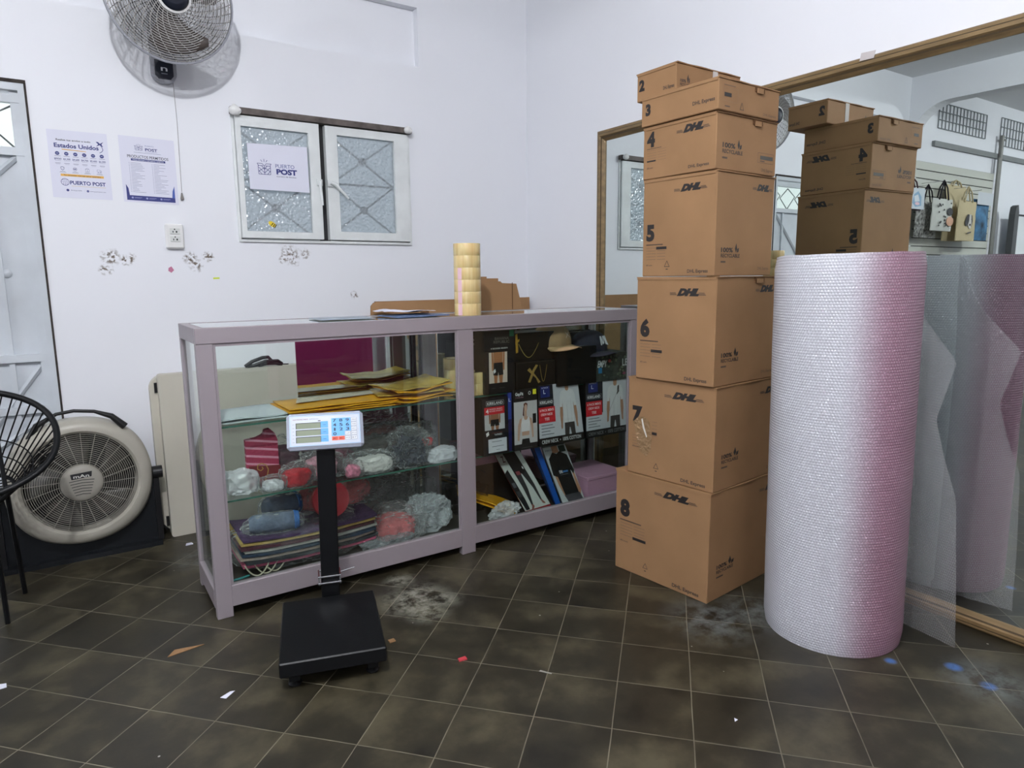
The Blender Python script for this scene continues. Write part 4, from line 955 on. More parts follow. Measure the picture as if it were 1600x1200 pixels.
pack('leggings_carton', 'white carton with photo of legs in dark grey tights leaning on the deck', 'carton', [(1.660, YR+.0, DK+.002), (1.800, YR+.0, DK+.010), (1.672, YR+.075, SH1-.018), (1.540, YR+.075, SH1-.020)], (.01, .035, .005), (170, 30, 40), d_legs, GRP)
def d_tee(A):
    A.rect(0, 1, 0, 1, (190, 194, 196)); sk = (176, 128, 100)
    A.poly([(.34, .88), (.62, .88), (.62, 1), (.36, 1)], sk)
    A.poly([(.10, .52), (.26, .54), (.32, .30), (.46, .12), (.40, .06), (.22, .12), (.12, .34)], sk); A.poly([(.88, .52), (.96, .50), (1, .20), (.90, .10), (.78, .16), (.86, .30)], sk)
    A.poly([(.20, .16), (.90, .16), (.96, .02), (.30, 0)], (70, 68, 74)); A.poly([(.24, .16), (.86, .16), (.84, .56), (.92, .48), (1, .54), (.92, .82), (.64, .90), (.50, .86), (.34, .90), (.10, .80), (.04, .52), (.20, .48)], (18, 18, 20))
    A.rect(.30, .76, .20, .62, (24, 24, 26)); A.text('DRI', .34, .53, .05, (220, 220, 225), w=.14, bold=.03); A.rect(.50, .72, .535, .565, (60, 110, 170)); A.rect(.34, .70, .50, .506, (120, 120, 125)); A.rect(.66, .94, .88, .99, (22, 48, 44)); A.text('MEN', .08, .93, .025, (60, 70, 80), w=.3)
pack('tshirt_carton', 'white carton with photo of black T-shirt on deck beside the pink box', 'carton', [(1.862, YR-.014, DK+.002), (1.992, YR-.014, DK+.002), (1.922, YR+.055, SH1-.026), (1.790, YR+.055, SH1-.028)], (.01, .03, .004), (180, 184, 188), d_tee, GRP)
pack('blue_carton', 'royal blue carton edge leaning between the tights carton and black T-shirt carton', 'carton', [(1.828, YR+.0, DK+.002), (1.858, YR+.0, DK+.002), (1.786, YR+.07, SH1-.024), (1.742, YR+.07, SH1-.026)], (.012, .04, .005), (24, 84, 170), lambda A: A.poly([(.0, 1), (.3, 1), (.05, .0), (0, 0)], (14, 30, 66)), GRP)
t = thing('pink_gift_box', 'pink lidded gift box lying flat on the case deck', 'box', (2.13, 2.47, DK+.002), 0)
pk = mat('pink_card', hexc(196, 150, 176), .5)
b = MB(); b.bbox(-.115, .115, -.085, .16, 0, .088, pk, .002); b.build('box_base', t)
b = MB(); b.bbox(-.119, .119, -.089, .164, .088, .104, pk, .002); b.box(-.119, -.116, -.089, .164, .02, .088, pk); b.build('lid', t)
pack('pink_gift_box', 'pink flat gift box behind the tights carton on the deck', 'box', fr(1.50, 1.72, SH1-.09, SH1-.03, 2.56), (0, .10, 0), (186, 140, 160), None)
b = MB()
b.hexa(fr(1.50, 1.73, DK+.002, SH1-.092, 2.565), (0, .09, 0), ink((28, 26, 28))); tag(b.build('stock_carton'), 'black carton standing under the pink flat box at back of the deck', 'carton')

# --- mailers
YEL = mat('yellow_mailer', hexc(222, 160, 24), .5, bump=.25, bscale=18, var=.10, vscale=10)
YELC = mat('yellow_mailer_in_film', hexc(190, 160, 70), .25, bump=.5, bscale=22, var=.25, vscale=14)
def sheet(name, label, cat, loc, rz, W_, L_, m, th=.004, wave=.006, seed=0, group=None, sag=None, nx=14, ny=10, under=None, top=False):
    b = MB(); vs = []; fs = []
    for k in (1, 0):
        for j in range(ny+1):
            for i in range(nx+1):
                x, y = (i/nx-.5)*W_, (j/ny-.5)*L_
                z = wave*(noise.noise(Vector((x*9+seed*7, y*9, seed)))+.55)+(sag(i/nx, j/ny) if sag else 0)
                z = max(z, 0)
                vs.append((x, y, z+k*th))
    n = (nx+1)*(ny+1)
    for j in range(ny):
        for i in range(nx):
            q = j*(nx+1)+i; fs.append((q, q+1, q+nx+2, q+nx+1)); fs.append((n+q+nx+1, n+q+nx+2, n+q+1, n+q))
    for i in range(nx): fs.append((i+1, i, n+i, n+i+1)); q = ny*(nx+1)+i; fs.append((q, q+1, n+q+1, n+q))
    for j in range(ny): q = j*(nx+1); fs.append((q, q+nx+1, n+q+nx+1, n+q)); q += nx; fs.append((q+nx+1, q, n+q, n+q+nx+1))
    b.add(vs, fs, m); o = b.build(name, smooth=True); o.location = loc; o.rotation_euler = (0, 0, rz); return tag(o, label, cat, group)
G2 = 'yellow padded mailers on the top shelf'
z = SH2+.002
for k, (x, y, r, W_, L_, m, lab) in enumerate([
    (.86, 2.525, .02, .43, .235, YEL, 'yellow padded mailer at the very bottom of the left pile on the top shelf'),
    (.865, 2.53, -.03, .42, .23, YEL, 'yellow padded mailer second from the bottom of the left pile'),
    (.85, 2.525, .03, .43, .23, YEL, 'yellow padded mailer third from the bottom of the left pile'),
    (.855, 2.53, .0, .42, .225, YEL, 'bright yellow padded mailer topmost of the left pile, with clear window')]):
    o = sheet('padded_mailer', lab, 'mailer', (x, y, z+k*.0075), r, W_, L_, m, .0035, .004, k, G2)
b = MB(); b.add([(-.16, -.02, 0), (.17, .01, 0), (.19, .10, 0), (-.12, .10, 0)], [(0, 1, 2, 3)], mat('clear_window_film', hexc(206, 186, 150), .15)); w_ = b.build('address_window', o); w_.location = (0, 0, .0105)
zz = z
for k, (x, y, r, W_, L_, m, lab) in enumerate([
    (1.165, 2.51, .16, .27, .22, YEL, 'yellow padded mailer lowest of the right pile, one corner folded'),
    (1.19, 2.50, .10, .25, .20, YEL, 'yellow padded mailer second in the right pile beside the centre post'),
    (1.15, 2.52, -.22, .27, .20, YELC, 'film-wrapped yellow mailer lying across the gap between both piles'),
    (1.17, 2.50, .12, .26, .20, YEL, 'yellow padded mailer just beneath the top bent one in the right pile'),
    (1.16, 2.51, .08, .27, .20, YELC, 'film-wrapped yellow mailer with curled corner, top of the right pile')]):
    sheet('padded_mailer', lab, 'mailer', (x, y, zz+.004+k*.0115), r, W_, L_, m, .004, .012, k+9, G2, sag=lambda u, v, k=k: .022*abs(u-.35)**1.5*(k > 2)+.02*max(0, u-.6)*(k > 0))
WM = mat('white_mailer', hexc(196, 204, 208), .4, bump=.15, bscale=15)
for k, lab in enumerate(['white poly mailer lowest of two at left end of the top shelf', 'white poly mailer upper of two at left end of the top shelf', ]):
    sheet('white_mailer', lab, 'mailer', (.515+.01*k, 2.53, z+k*.0105), .03*k, .26, .22, WM, .005, .005, 21+k, 'white mailers on the top shelf')

# --- helper for soft crumpled things
def soft(name, label, cat, loc, size, m, seed, amp=.35, freq=14, group=None, sub=5, rz=0, parts=None, inner=None):
    o = crumple_mesh(size, seed, amp, freq, sub, True, m).build(name, smooth=True); o.location = loc; o.rotation_euler = (0, 0, rz); tag(o, label, cat, group)
    return o
def cloth(name, c, var=.25, vs=40, rough=.9): return mat(name, hexc(*c), rough, bump=.5, bscale=80, var=var, vscale=vs)
def bagged(name, label, cat, loc, size, inner, m, seed, rz=0, group=None, amp=.3, freq=16, bag=BAG, grow=1.12, ifac=.8):
    """goods in a clear bag: bag is the thing, goods its child"""
    t = thing(name, label, cat, loc, rz, group)
    o = crumple_mesh(tuple(s_*ifac for s_ in size), seed, amp, freq, 5, True, m).build(inner, t, True); o.location = (0, 0, .002)
    crumple_mesh(tuple(s_*grow for s_ in size), seed+3, .34, freq*1.1, 5, True, bag).build('clear_bag', t, True)
    return t
z1 = SH1+.001
soft('white_bag', 'shiny white plastic bag bundle at left end of the middle glass shelf', 'bag', (.475, 2.49, z1), (.052, .055, .045), BAGW, 4, .32, 13)
# striped socks with gold scroll card
t = thing('sock_pack', 'pair of pink striped socks on maroon card with gold scroll', 'socks', (.562, 2.51, z1), .0)
def sockp(pts, m, name, th=.03):
    b = MB(); b.prism(pts, -.012, .012, m, frame((0, 0, 0), (0, -1, 0))); o = b.build(name, t); md = o.modifiers.new('soft', 'BEVEL'); md.width = .006; md.segments = 2
    return o
pk1 = mat('pink_striped_knit', hexc(172, 62, 92), .9, bump=.5, bscale=90)
nt = pk1.node_tree; tc = nt.nodes.new('ShaderNodeTexCoord'); sx = nt.nodes.new('ShaderNodeSeparateXYZ'); nt.links.new(tc.outputs['Object'], sx.inputs[0])
s_ = math_node(nt, 'FRACT', math_node(nt, 'MULTIPLY', math_node(nt, 'ADD', sx.outputs[2], math_node(nt, 'MULTIPLY', sx.outputs[0], .2)), 34))
nt.links.new(mixc(nt, math_node(nt, 'GREATER_THAN', s_, .72), hexc(160, 48, 80), hexc(206, 140, 160)), nt.nodes['Principled BSDF'].inputs['Base Color'])
sockp([(-.058, .04), (.055, .045), (.055, .17), (.048, .195), (.03, .215), (.012, .212), (.005, .195), (-.02, .186), (-.058, .182)], pk1, 'socks')
b = MB(); b.hexa([(-.056, -.016, .0), (.062, -.016, .0), (.058, -.016, .075), (-.052, -.016, .085)], (0, .003, 0), ink((112, 26, 34))); cd = b.build('card', t)
A = Art([(-.056, -.017, .0), (.062, -.017, .0), (.058, -.017, .085), (-.052, -.017, .095)], .0006)
gg = (170, 132, 62)
P_ = [(.46, .12), (.50, .35), (.56, .52), (.60, .72), (.54, .92), (.40, 1.0), (.27, .93), (.26, .78), (.36, .70), (.44, .78), (.40, .86)]
for a, c in zip(P_[:-1], P_[1:]): A.line(*a, *c, .0035, gg)
A.line(.46, .12, .98, .30, .002, gg); A.line(.46, .12, .9, .04, .002, gg); A.done('gold_scroll', cd)
bagged('knit_pack', 'small bag of white and grey knit booties next to the white bag', 'clothing pack', (.575, 2.435, z1), (.042, .03, .026), 'booties', cloth('greywhite_knit', (196, 196, 200), .5, 55), 31)
bagged('knit_pack', 'bag with bright red knitted mittens with white specks on the middle shelf', 'clothing pack', (.665, 2.45, z1), (.062, .035, .040), 'mittens', cloth('red_knit', (188, 20, 40), .15), 12)
bagged('knit_pack', 'bag with pale pink knitted shoes beside the scale column', 'clothing pack', (.77, 2.50, z1), (.07, .05, .05), 'booties', cloth('pale_pink_knit', (200, 140, 156), .3), 17)
bagged('garment_pack', 'dark maroon bagged garment behind the scale display', 'clothing pack', (.66, 2.60, z1), (.07, .04, .075), 'garment', cloth('mauve_cloth', (98, 60, 74), .3, 20), 23)
bagged('garment_pack', 'dark pink bagged garment between column and white bundle', 'clothing pack', (.845, 2.575, z1), (.09, .055, .062), 'garment', cloth('rose_cloth', (120, 70, 84), .3, 20), 24)
bagged('knit_pack', 'little bag with pink crocheted bootie at the shelf edge right of the column', 'clothing pack', (.875, 2.43, z1), (.032, .022, .03), 'booties', cloth('pink_crochet', (206, 120, 146), .4, 90), 27)
bagged('garment_pack', 'bag with rolled white knit garment on the middle shelf', 'clothing pack', (.965, 2.46, z1), (.085, .045, .04), 'garment', cloth('white_knit', (206, 204, 200), .1), 29)
bagged('ruffle_pack', 'bundle of dark slate ruffled fabric in a clear bag', 'clothing pack', (1.125, 2.46, z1), (.07, .05, .072), 'ruffles', cloth('slate_ruffle', (52, 56, 68), .5, 30), 33, amp=.55, freq=32)
bagged('garment_pack', 'grey bagged garments piled behind the slate ruffles', 'clothing pack', (1.02, 2.60, z1), (.16, .06, .085), 'garment', cloth('grey_garment', (84, 80, 76), .5, 16), 35, amp=.35)
bagged('garment_pack', 'flat bag of brownish red knitwear on top of the grey garments', 'clothing pack', (1.03, 2.60, z1+.112), (.13, .05, .022), 'garment', cloth('rust_knit', (112, 52, 48), .6, 30), 37)
bagged('garment_pack', 'clear bag with red and white trimmed items against the centre post', 'clothing pack', (1.225, 2.58, z1), (.07, .05, .07), 'garment', cloth('grey_white_mix', (130, 128, 126), .6, 22), 39)
bagged('candy_pack', 'red and white striped round item in clear bag near the centre post', 'clothing pack', (1.225, 2.50, z1+.058), (.03, .022, .022), 'red_ball', cloth('candy_red', (196, 36, 46), .5, 40), 41)
soft('white_bag', 'white and clear crumpled bag at right end of the middle glass shelf', 'bag', (1.265, 2.45, z1), (.062, .045, .030), BAGW, 43, .35, 15)
# --- deck, left bay
zd = DK+.001
cols = [((190, 90, 120), 'pink cushion cover lowest in the folded pile'), ((60, 60, 66), 'charcoal cushion cover second in the folded pile'), ((170, 150, 140), 'beige pink cushion cover third in the folded pile'), ((40, 56, 78), 'dark blue cushion cover fourth in the folded pile'), ((196, 192, 184), 'off-white cushion cover fifth in the folded pile'),
        ((84, 40, 52), 'wine cushion cover sixth in the folded pile'), ((190, 160, 92), 'mustard trimmed cushion cover seventh in the folded pile'), ((82, 58, 94), 'purple quilted cushion cover on top of the folded pile')]
for k, (c, lab) in enumerate(cols):
    m = cloth('cover_%d_%d_%d' % c, c, .3 if k == 7 else .12, 30)
    sheet('cushion_cover', lab, 'cushion cover', (.70+.008*math.sin(k*2.1), 2.535+.004*math.cos(k*3), zd+.024+k*.0135), .02*math.sin(k*1.7), .50, .25, m, .009, .004, 50+k, 'folded cushion covers on the left deck', sag=lambda u, v: .012*abs(2*u-1)**2)
b = crumple_mesh((.27, .135, .085), 61, .12, 9, 5, True, BAG); o = b.build('clear_bag', smooth=True); o.location = (.70, 2.53, zd+.003); tag(o, 'large clear plastic bag around the folded cushion covers', 'bag')
BLU = cloth('blue_fleece', (58, 108, 176), .2)
def roll(name, label, loc, L_, r, ang, m, endm, tilt=0):
    t = thing(name, label, 'roll', loc, ang); b = MB()
    b.lathe([(0, -L_/2), (r*.7, -L_/2), (r, -L_/2+.012), (r*1.03, 0), (r, L_/2-.012), (r*.7, L_/2), (0, L_/2)], m, 28, Matrix.Translation((0, 0, r)) @ Matrix.Rotation(PI/2, 4, 'Y')); b.build('rolled_cloth', t, True)
    b = MB(); b.lathe([(r*.85, L_/2-.02), (r*1.06, L_/2-.012), (r*.9, L_/2+.004), (0, L_/2+.005)], endm, 28, Matrix.Translation((0, 0, r)) @ Matrix.Rotation(PI/2, 4, 'Y')); b.build('end', t, True)
    o = crumple_mesh((L_*.62, r*1.25, r*1.15), int(loc[0]*100), .12, 18, 4, True, BAG).build('clear_bag', t, True); o.location = (0, 0, 0)
    return t
GB = cloth('grey_blue_cloth', (92, 104, 128), .4, 18)
zt = zd+.145
roll('bagged_roll', 'grey-blue rolled cloth with bright blue end lying on the cushion covers', (.575, 2.46, zt-.006), .17, .033, -.18, GB, BLU)
roll('bagged_roll', 'second blue and grey roll standing behind the first on the cushion covers', (.63, 2.565, zt+.004), .13, .045, .25, cloth('grey_blue_dark', (74, 84, 110), .4, 18), BLU)
t = thing('red_bowl', 'red round dish in a clear bag behind the scale column', 'bowl', (.79, 2.48, zt-.0))
b = MB(); b.lathe([(0, .0), (.06, .004), (.072, .02), (.07, .034), (.055, .030), (0, .024)], mat('red_gloss', hexc(176, 16, 36), .3), 40, Matrix.Translation((0, 0, .066)) @ Matrix.Rotation(1.25, 4, 'X')); b.build('dish', t, True)
SAL = cloth('salmon_cloth', (192, 96, 98), .18, 18)
bagged('garment_pack', 'salmon pink folded garment in clear bag on deck beneath glass shelf', 'clothing pack', (.85, 2.60, zt-.002), (.17, .055, .075), 'garment', SAL, 71, amp=.18)
bagged('garment_pack', 'flat salmon pink folded garment in clear bag right of the cushion covers', 'clothing pack', (1.055, 2.50, zd), (.115, .10, .055), 'garment', SAL, 73, amp=.16, freq=12)
soft('clear_bag', 'large limp clear plastic bag behind the salmon garments', 'bag', (1.09, 2.61, zd), (.17, .055, .13), BAG, 75, .4, 9)
soft('clear_bag', 'crinkled clear plastic bag at right end of the left deck', 'bag', (1.215, 2.49, zd), (.085, .06, .075), film('grey_clear_plastic', (.8, .84, .88), .24, .1, 22, 1.0, dist=.03), 77, .4, 16, sub=5)
soft('clear_bag', 'flattened clear bag with dark contents under the salmon garment', 'bag', (1.0, 2.425, zd), (.10, .03, .018), film('smoky_plastic', (.45, .47, .5), .35, .12, 22, 1.0, dist=.03), 79, .4, 18)
b = MB(); rp = mat('cream_rope', hexc(190, 182, 160), .8)
for k in range(3):
    x0 = .455+.032*k; b.tube([(x0+.085*(t_/10), 2.412+.004*k, zd+.020+.046*(2*t_/10-1)**2-.018+.004*0) for t_ in range(11)], .0028, rp, 6)
tag(b.build('cord_handles', smooth=True), 'cream cord handles looping at the bottom left of the case', 'cord')
b = MB(); b.tube([(.40, 2.41, zd+.006), (.44, 2.41, zd+.008), (.47, 2.425, zd+.005)], .004, mat('teal_cord', hexc(60, 140, 140), .7), 6); tag(b.build('teal_cord'), 'short teal cord end in the bottom left case corner', 'cord')
# --- mailers on the right deck
for k, (lab, m, dx) in enumerate([('yellow mailer lowest in the slanted pile on right deck', YEL, 0), ('yellow mailer topmost in the slanted pile on right deck', YEL, .01)]):
    o = sheet('padded_mailer', lab, 'mailer', (1.515+dx, 2.52, DK+.05+.012*k), -.5, .27, .15, m, .005, .006, 90+k, 'mailers on the right deck'); o.rotation_euler = (0, .42, -.45)
soft('clear_bag', 'silver clear bag tips sticking out below the yellow mailers', 'bag', (1.565, 2.42, DK+.001), (.06, .028, .028), BAGW, 95, .6, 30)
soft('clear_bag', 'dark smoky bag behind the yellow mailers on the right deck', 'bag', (1.47, 2.60, DK+.001), (.09, .06, .07), film('smoky_plastic', (0, 0, 0), .3), 97, .4, 12)

# ================================================================== TAPE ROLLS
def tape_material():
    m = mat('amber_tape', hexc(222, 196, 128), .22, coat=.5); nt = m.node_tree; b = nt.nodes['Principled BSDF']
    tc = nt.nodes.new('ShaderNodeTexCoord'); g = nt.nodes.new('ShaderNodeSeparateXYZ'); nt.links.new(tc.outputs['Object'], g.inputs[0])
    a = math_node(nt, 'ARCTAN2', g.outputs[1], g.outputs[0]); n = nt.nodes.new('ShaderNodeTexNoise'); n.noise_dimensions = '1D'; n.inputs['Scale'].default_value = 3.2; n.inputs['Detail'].default_value = 3
    nt.links.new(a, n.inputs['W']); nt.links.new(mixc(nt, n.outputs[0], hexc(196, 158, 88), hexc(240, 222, 170)), b.inputs['Base Color'])
    b.inputs['Subsurface Weight'].default_value = .15
    return m
TAPEM = tape_material(); CORE = mat('tape_core_card', hexc(200, 176, 140), .8); PINKC = mat('pink_core_paper', hexc(214, 170, 184), .7)
def tape_roll(label, loc, rz, group, src=None):
    if src is None:
        t = thing('tape_roll', label, 'tape roll', loc, rz, group)
        b = MB(); b.lathe([(.0405, .0), (.0545, .0), (.0550, .001), (.0550, .047), (.0545, .048), (.0405, .048), (.0405, 0)], TAPEM, 56, cap=False); b.build('tape', t, True)
        b = MB(); b.lathe([(.0375, .0), (.0405, .0), (.0405, .048), (.0375, .048), (.0375, 0)], CORE, 40, cap=False); b.build('core', t)
        return t
    t = src.copy(); COL.objects.link(t); t.location = loc; t.rotation_euler = (0, 0, rz); t['label'] = label; t['group'] = group
    for ch in src.children:
        if ch.name.startswith('paper_label'): continue
        c = ch.copy(); COL.objects.link(c); c.parent = t
    return t
names = ['bottom', 'second', 'third', 'fourth', 'fifth', 'topmost']
first = None
for k in range(6):
    t = tape_roll('amber packing tape roll, %s in the tower of six on the case' % names[k], (1.392, 2.418, CZ+.001+.0482*k), .7*k, 'tape rolls stacked on the case', first); first = first or t
    if k < 4:
        b = MB(); pts = []
        a0, a1 = math.radians(196), math.radians(216)
        vs = [(.0556*math.cos(a), .0556*math.sin(a), zz_) for zz_ in (.001, .047) for a in [a0+(a1-a0)*i/6 for i in range(7)]]
        b.add(vs, [(i, i+1, i+8, i+7) for i in range(6)], mat('pink_label_stripe', hexc(226, 188, 198), .5)); o = b.build('paper_label', t); o.rotation_euler = (0, 0, -.7*k)
for k in range(3): tape_roll('amber tape roll inside the case, %s in the rear pile of three' % ['bottom', 'middle', 'top'][k], (1.415, 2.575, SH2+.002+.0482*k), 1.1*k, 'tape rolls inside the case', first)
for k in range(2): tape_roll('amber tape roll inside the case, %s of the front pile of two' % ['lower', 'upper'][k], (1.437, 2.462, SH2+.002+.0482*k), 2+1.3*k, 'tape rolls inside the case', first)

# ================================================================== ON AND BEHIND THE CASE
sheet('dark_edged_sheet', 'thin grey sheet with dark edge lying on the case top', 'sheet', (.90, 2.54, CZ+.001), -.05, .215, .16, mat('grey_sheet', hexc(150, 160, 172), .4), .003, .001, 3)
sheet('paper_stack', 'white papers with blue cover on case top beside the grey sheet', 'papers', (1.185, 2.50, CZ+.001), .10, .235, .17, mat('blue_cover', hexc(92, 112, 148), .4), .005, .003, 5)
sheet('paper_sheet', 'loose white paper curling on top of the blue cover', 'papers', (1.17, 2.56, CZ+.011), -.12, .215, .17, PAPER, .0012, .016, 8)
def board(name, label, pts, loc, nrm, th, group=None, extra=None):
    t = MB(); F = frame(loc, nrm); t.prism(pts, -th, 0, CARD, F, CARD_D); o = tag(t.build(name), label, 'cardboard', group)
    if extra:
        k = MB(); extra(k, F); k.build('crease_lines', o)
    return o
g = 'flattened cardboard boxes behind the case'
def cr1(k, F): k.box(-.16, -.12, 1.003, 1.010, 0, .0012, CARD_D, F)
board('flattened_box', 'long low flattened cardboard with rounded corner lying on back edge of the case', [(-.39, 1.002), (.39, 1.002), (.39, 1.017), (.37, 1.017), (.30, 1.053), (-.34, 1.056), (-.375, 1.054), (-.388, 1.040)], (1.46, 2.672, 0), (0, -1, .0), .004, g, cr1)
def cr2(k, F): k.box(.100, .103, 1.005, 1.13, 0, .0012, CARD_D, F)
board('flattened_box', 'taller flattened cardboard with slanted side standing right of the tape tower', [(-.14, 1.002), (.16, 1.002), (.125, 1.124), (.045, 1.128), (.035, 1.136), (-.02, 1.138), (-.14, 1.143)], (1.675, 2.664, 0), (0, -1, .0), .004, g, cr2)
board('flattened_box', 'darker flattened cardboard tab peeking over the taller cardboard', [(-.14, 1.002), (.033, 1.002), (.033, 1.150), (-.03, 1.150), (-.03, 1.158), (-.14, 1.158)], (1.675, 2.679, 0), (0, -1, .0), .004, g)
board('flattened_box', 'long flattened cardboard standing on the floor behind the case, seen in the mirror', [(-.50, .0), (.50, .0), (.50, 1.035), (-.50, 1.035)], (1.88, 3.36, 0), (0, -1, .02), .008, g)

# ================================================================== CARTON STACK
INK = (36, 32, 32)
def print_logo(A, u, v, h, w):
    A.part('printed_logo')
    A.text('DHL', u+w*.2, v, h, INK, w=w*.62, bold=.09, shear=.42)
    for i in range(3): A.rect(u, u+w*(.20-.015*i), v+h*(.02+.16*i), v+h*(.10+.16*i), (70, 58, 50)); A.rect(u+w*(.80-.0*i), u+w*(1.0-.02*i), v+h*(.02+.16*i), v+h*(.10+.16*i), (70, 58, 50))
def print_number_face(A, num, tall, torn=False):
    a = A.W/A.H
    nh = .155 if tall else .30
    if num == 4: nh = .27
    nh = min(nh, .052/A.H*1.25) if tall else min(nh, .055/A.H)
    if num == 4: nh = .26
    A.part('printed_number')
    if not tall: A.text(str(num), .06, .38, .36, INK, bold=.06)
    else:
        vb = {8: .56, 7: .55, 6: .43, 5: .38, 4: .63}[num]; A.text(str(num), .055, vb, nh, INK, bold=.06)
        A.part('printed_table')
        if not torn:
            A.rect(.055, .30 if num != 4 else .27, vb-.055, vb-.045, (60, 48, 42)); dv = .030 if num != 4 else .05
            for k in range(5):
                A.rect(.06, .20, vb-.085-dv*k, vb-.081-dv*k, (104, 82, 64)); A.rect(.22, .34, vb-.085-dv*k, vb-.081-dv*k, (104, 82, 64))
            kb = {8: 4, 6: 2, 5: 0, 4: 4}.get(num, 2); A.rect(.205 if num != 4 else .06, .355 if num != 4 else .19, vb-.10-dv*kb, vb-.072-dv*kb, INK)
        else:
            A.rect(.30, .36, .44, .47, INK)
            for k in range(5): A.rect(.30, .36, .52-.035*k+.05, .523-.035*k+.05, (104, 82, 64)); A.rect(.06, .15, .40-.03*k, .403-.03*k, (104, 82, 64))
        A.text('dhl.com', .06, max(vb-.27, .08) if num != 4 else .20, .016 if num != 4 else .035, (84, 66, 54), w=.09, bold=.02)
        if num in (8, 7, 5):   # recycling triangle
            A.part('recycling_mark'); u, v = (.33, .10); s_ = .022/A.W
            P3 = [(u, v), (u+s_, v), (u+s_/2, v+s_*a*.9)]
            for i in range(3): A.line(*P3[i], *P3[(i+1) % 3], .0018, INK)
            A.rect(u+s_*.3, u+s_*.7, v-.03, v-.022, INK)
    if tall: print_logo(A, .44 if num != 4 else .48, {8: .855, 7: .845, 6: .83, 5: .845, 4: .76}[num], {8: .055, 7: .06, 6: .06, 5: .06, 4: .12}[num], .44)
    A.part('printed_text'); A.text('DHL Express', .96 if not tall else .92, .30 if num == 3 else (.18 if num == 2 else .035 if num > 4 else .09), .12 if not tall else .034 if num > 4 else .055, (60, 50, 44), w=.27, bold=.025, al='r')
def print_leaf_face(A, num):
    a = A.W/A.H
    if num >= 4:
        u, v = .10, (.28 if num > 5 else .18); h = .036*.41/A.H if num > 4 else .085
        v = {8: .24, 7: .26, 6: .22, 5: .18, 4: .30}[num]
        A.part('recyclable_mark'); A.text('100%', u, v+h*1.15, h, INK, w=.13*.5/A.W, bold=.03); A.text('RECYCLABLE', u, v, h*.8, INK, w=.21*.5/A.W, bold=.02); A.rect(u, u+.08, v-h*1.2, v-h*.8, (84, 66, 54))
        uu = u+.165*.5/A.W; A.poly([(uu, v+h*1.1), (uu-.018, v+h*2.0), (uu+.004, v+h*3.2), (uu+.02, v+h*1.9)], INK); A.poly([(uu+.015, v+h*1.1), (uu+.045, v+h*1.3), (uu+.05, v+h*2.2), (uu+.022, v+h*1.9)], INK)
        if num > 4: print_logo(A, .60, .855, .055, .36)
        A.part('printed_text'); A.text('DHL Express', .95, .06, .03 if num > 4 else .06, (92, 72, 58), w=.20, al='r')
        if num == 4: A.part('printed_barcode'); A.box(.68, .95, .22, .40, .001, (92, 72, 58)); A.rect(.72, .94, .28, .35, (72, 66, 58)); A.rect(.72, .80, .24, .26, (92, 72, 58))
    elif num == 3:
        A.rect(.08, .26, .78, .80, (92, 72, 58)); A.box(.08, .30, .30, .70, .0008, (140, 112, 84)); A.rect(.09, .20, .44, .56, INK); A.rect(.10, .18, .12, .16, (92, 72, 58)); P3 = [(.34, .12), (.40, .12), (.37, .34)]
        for i in range(3): A.line(*P3[i], *P3[(i+1) % 3], .0016, INK)
        A.text('DHL Express', .95, .09, .08, (92, 72, 58), w=.22, al='r')
    else:
        A.text('100%', .06, .36, .10, INK, w=.085, bold=.03); A.text('RECYCLABLE', .06, .24, .09, INK, w=.15, bold=.02); A.poly([(.17, .34), (.16, .5), (.175, .66), (.185, .5)], INK); A.poly([(.185, .34), (.20, .4), (.20, .55), (.188, .5)], INK)
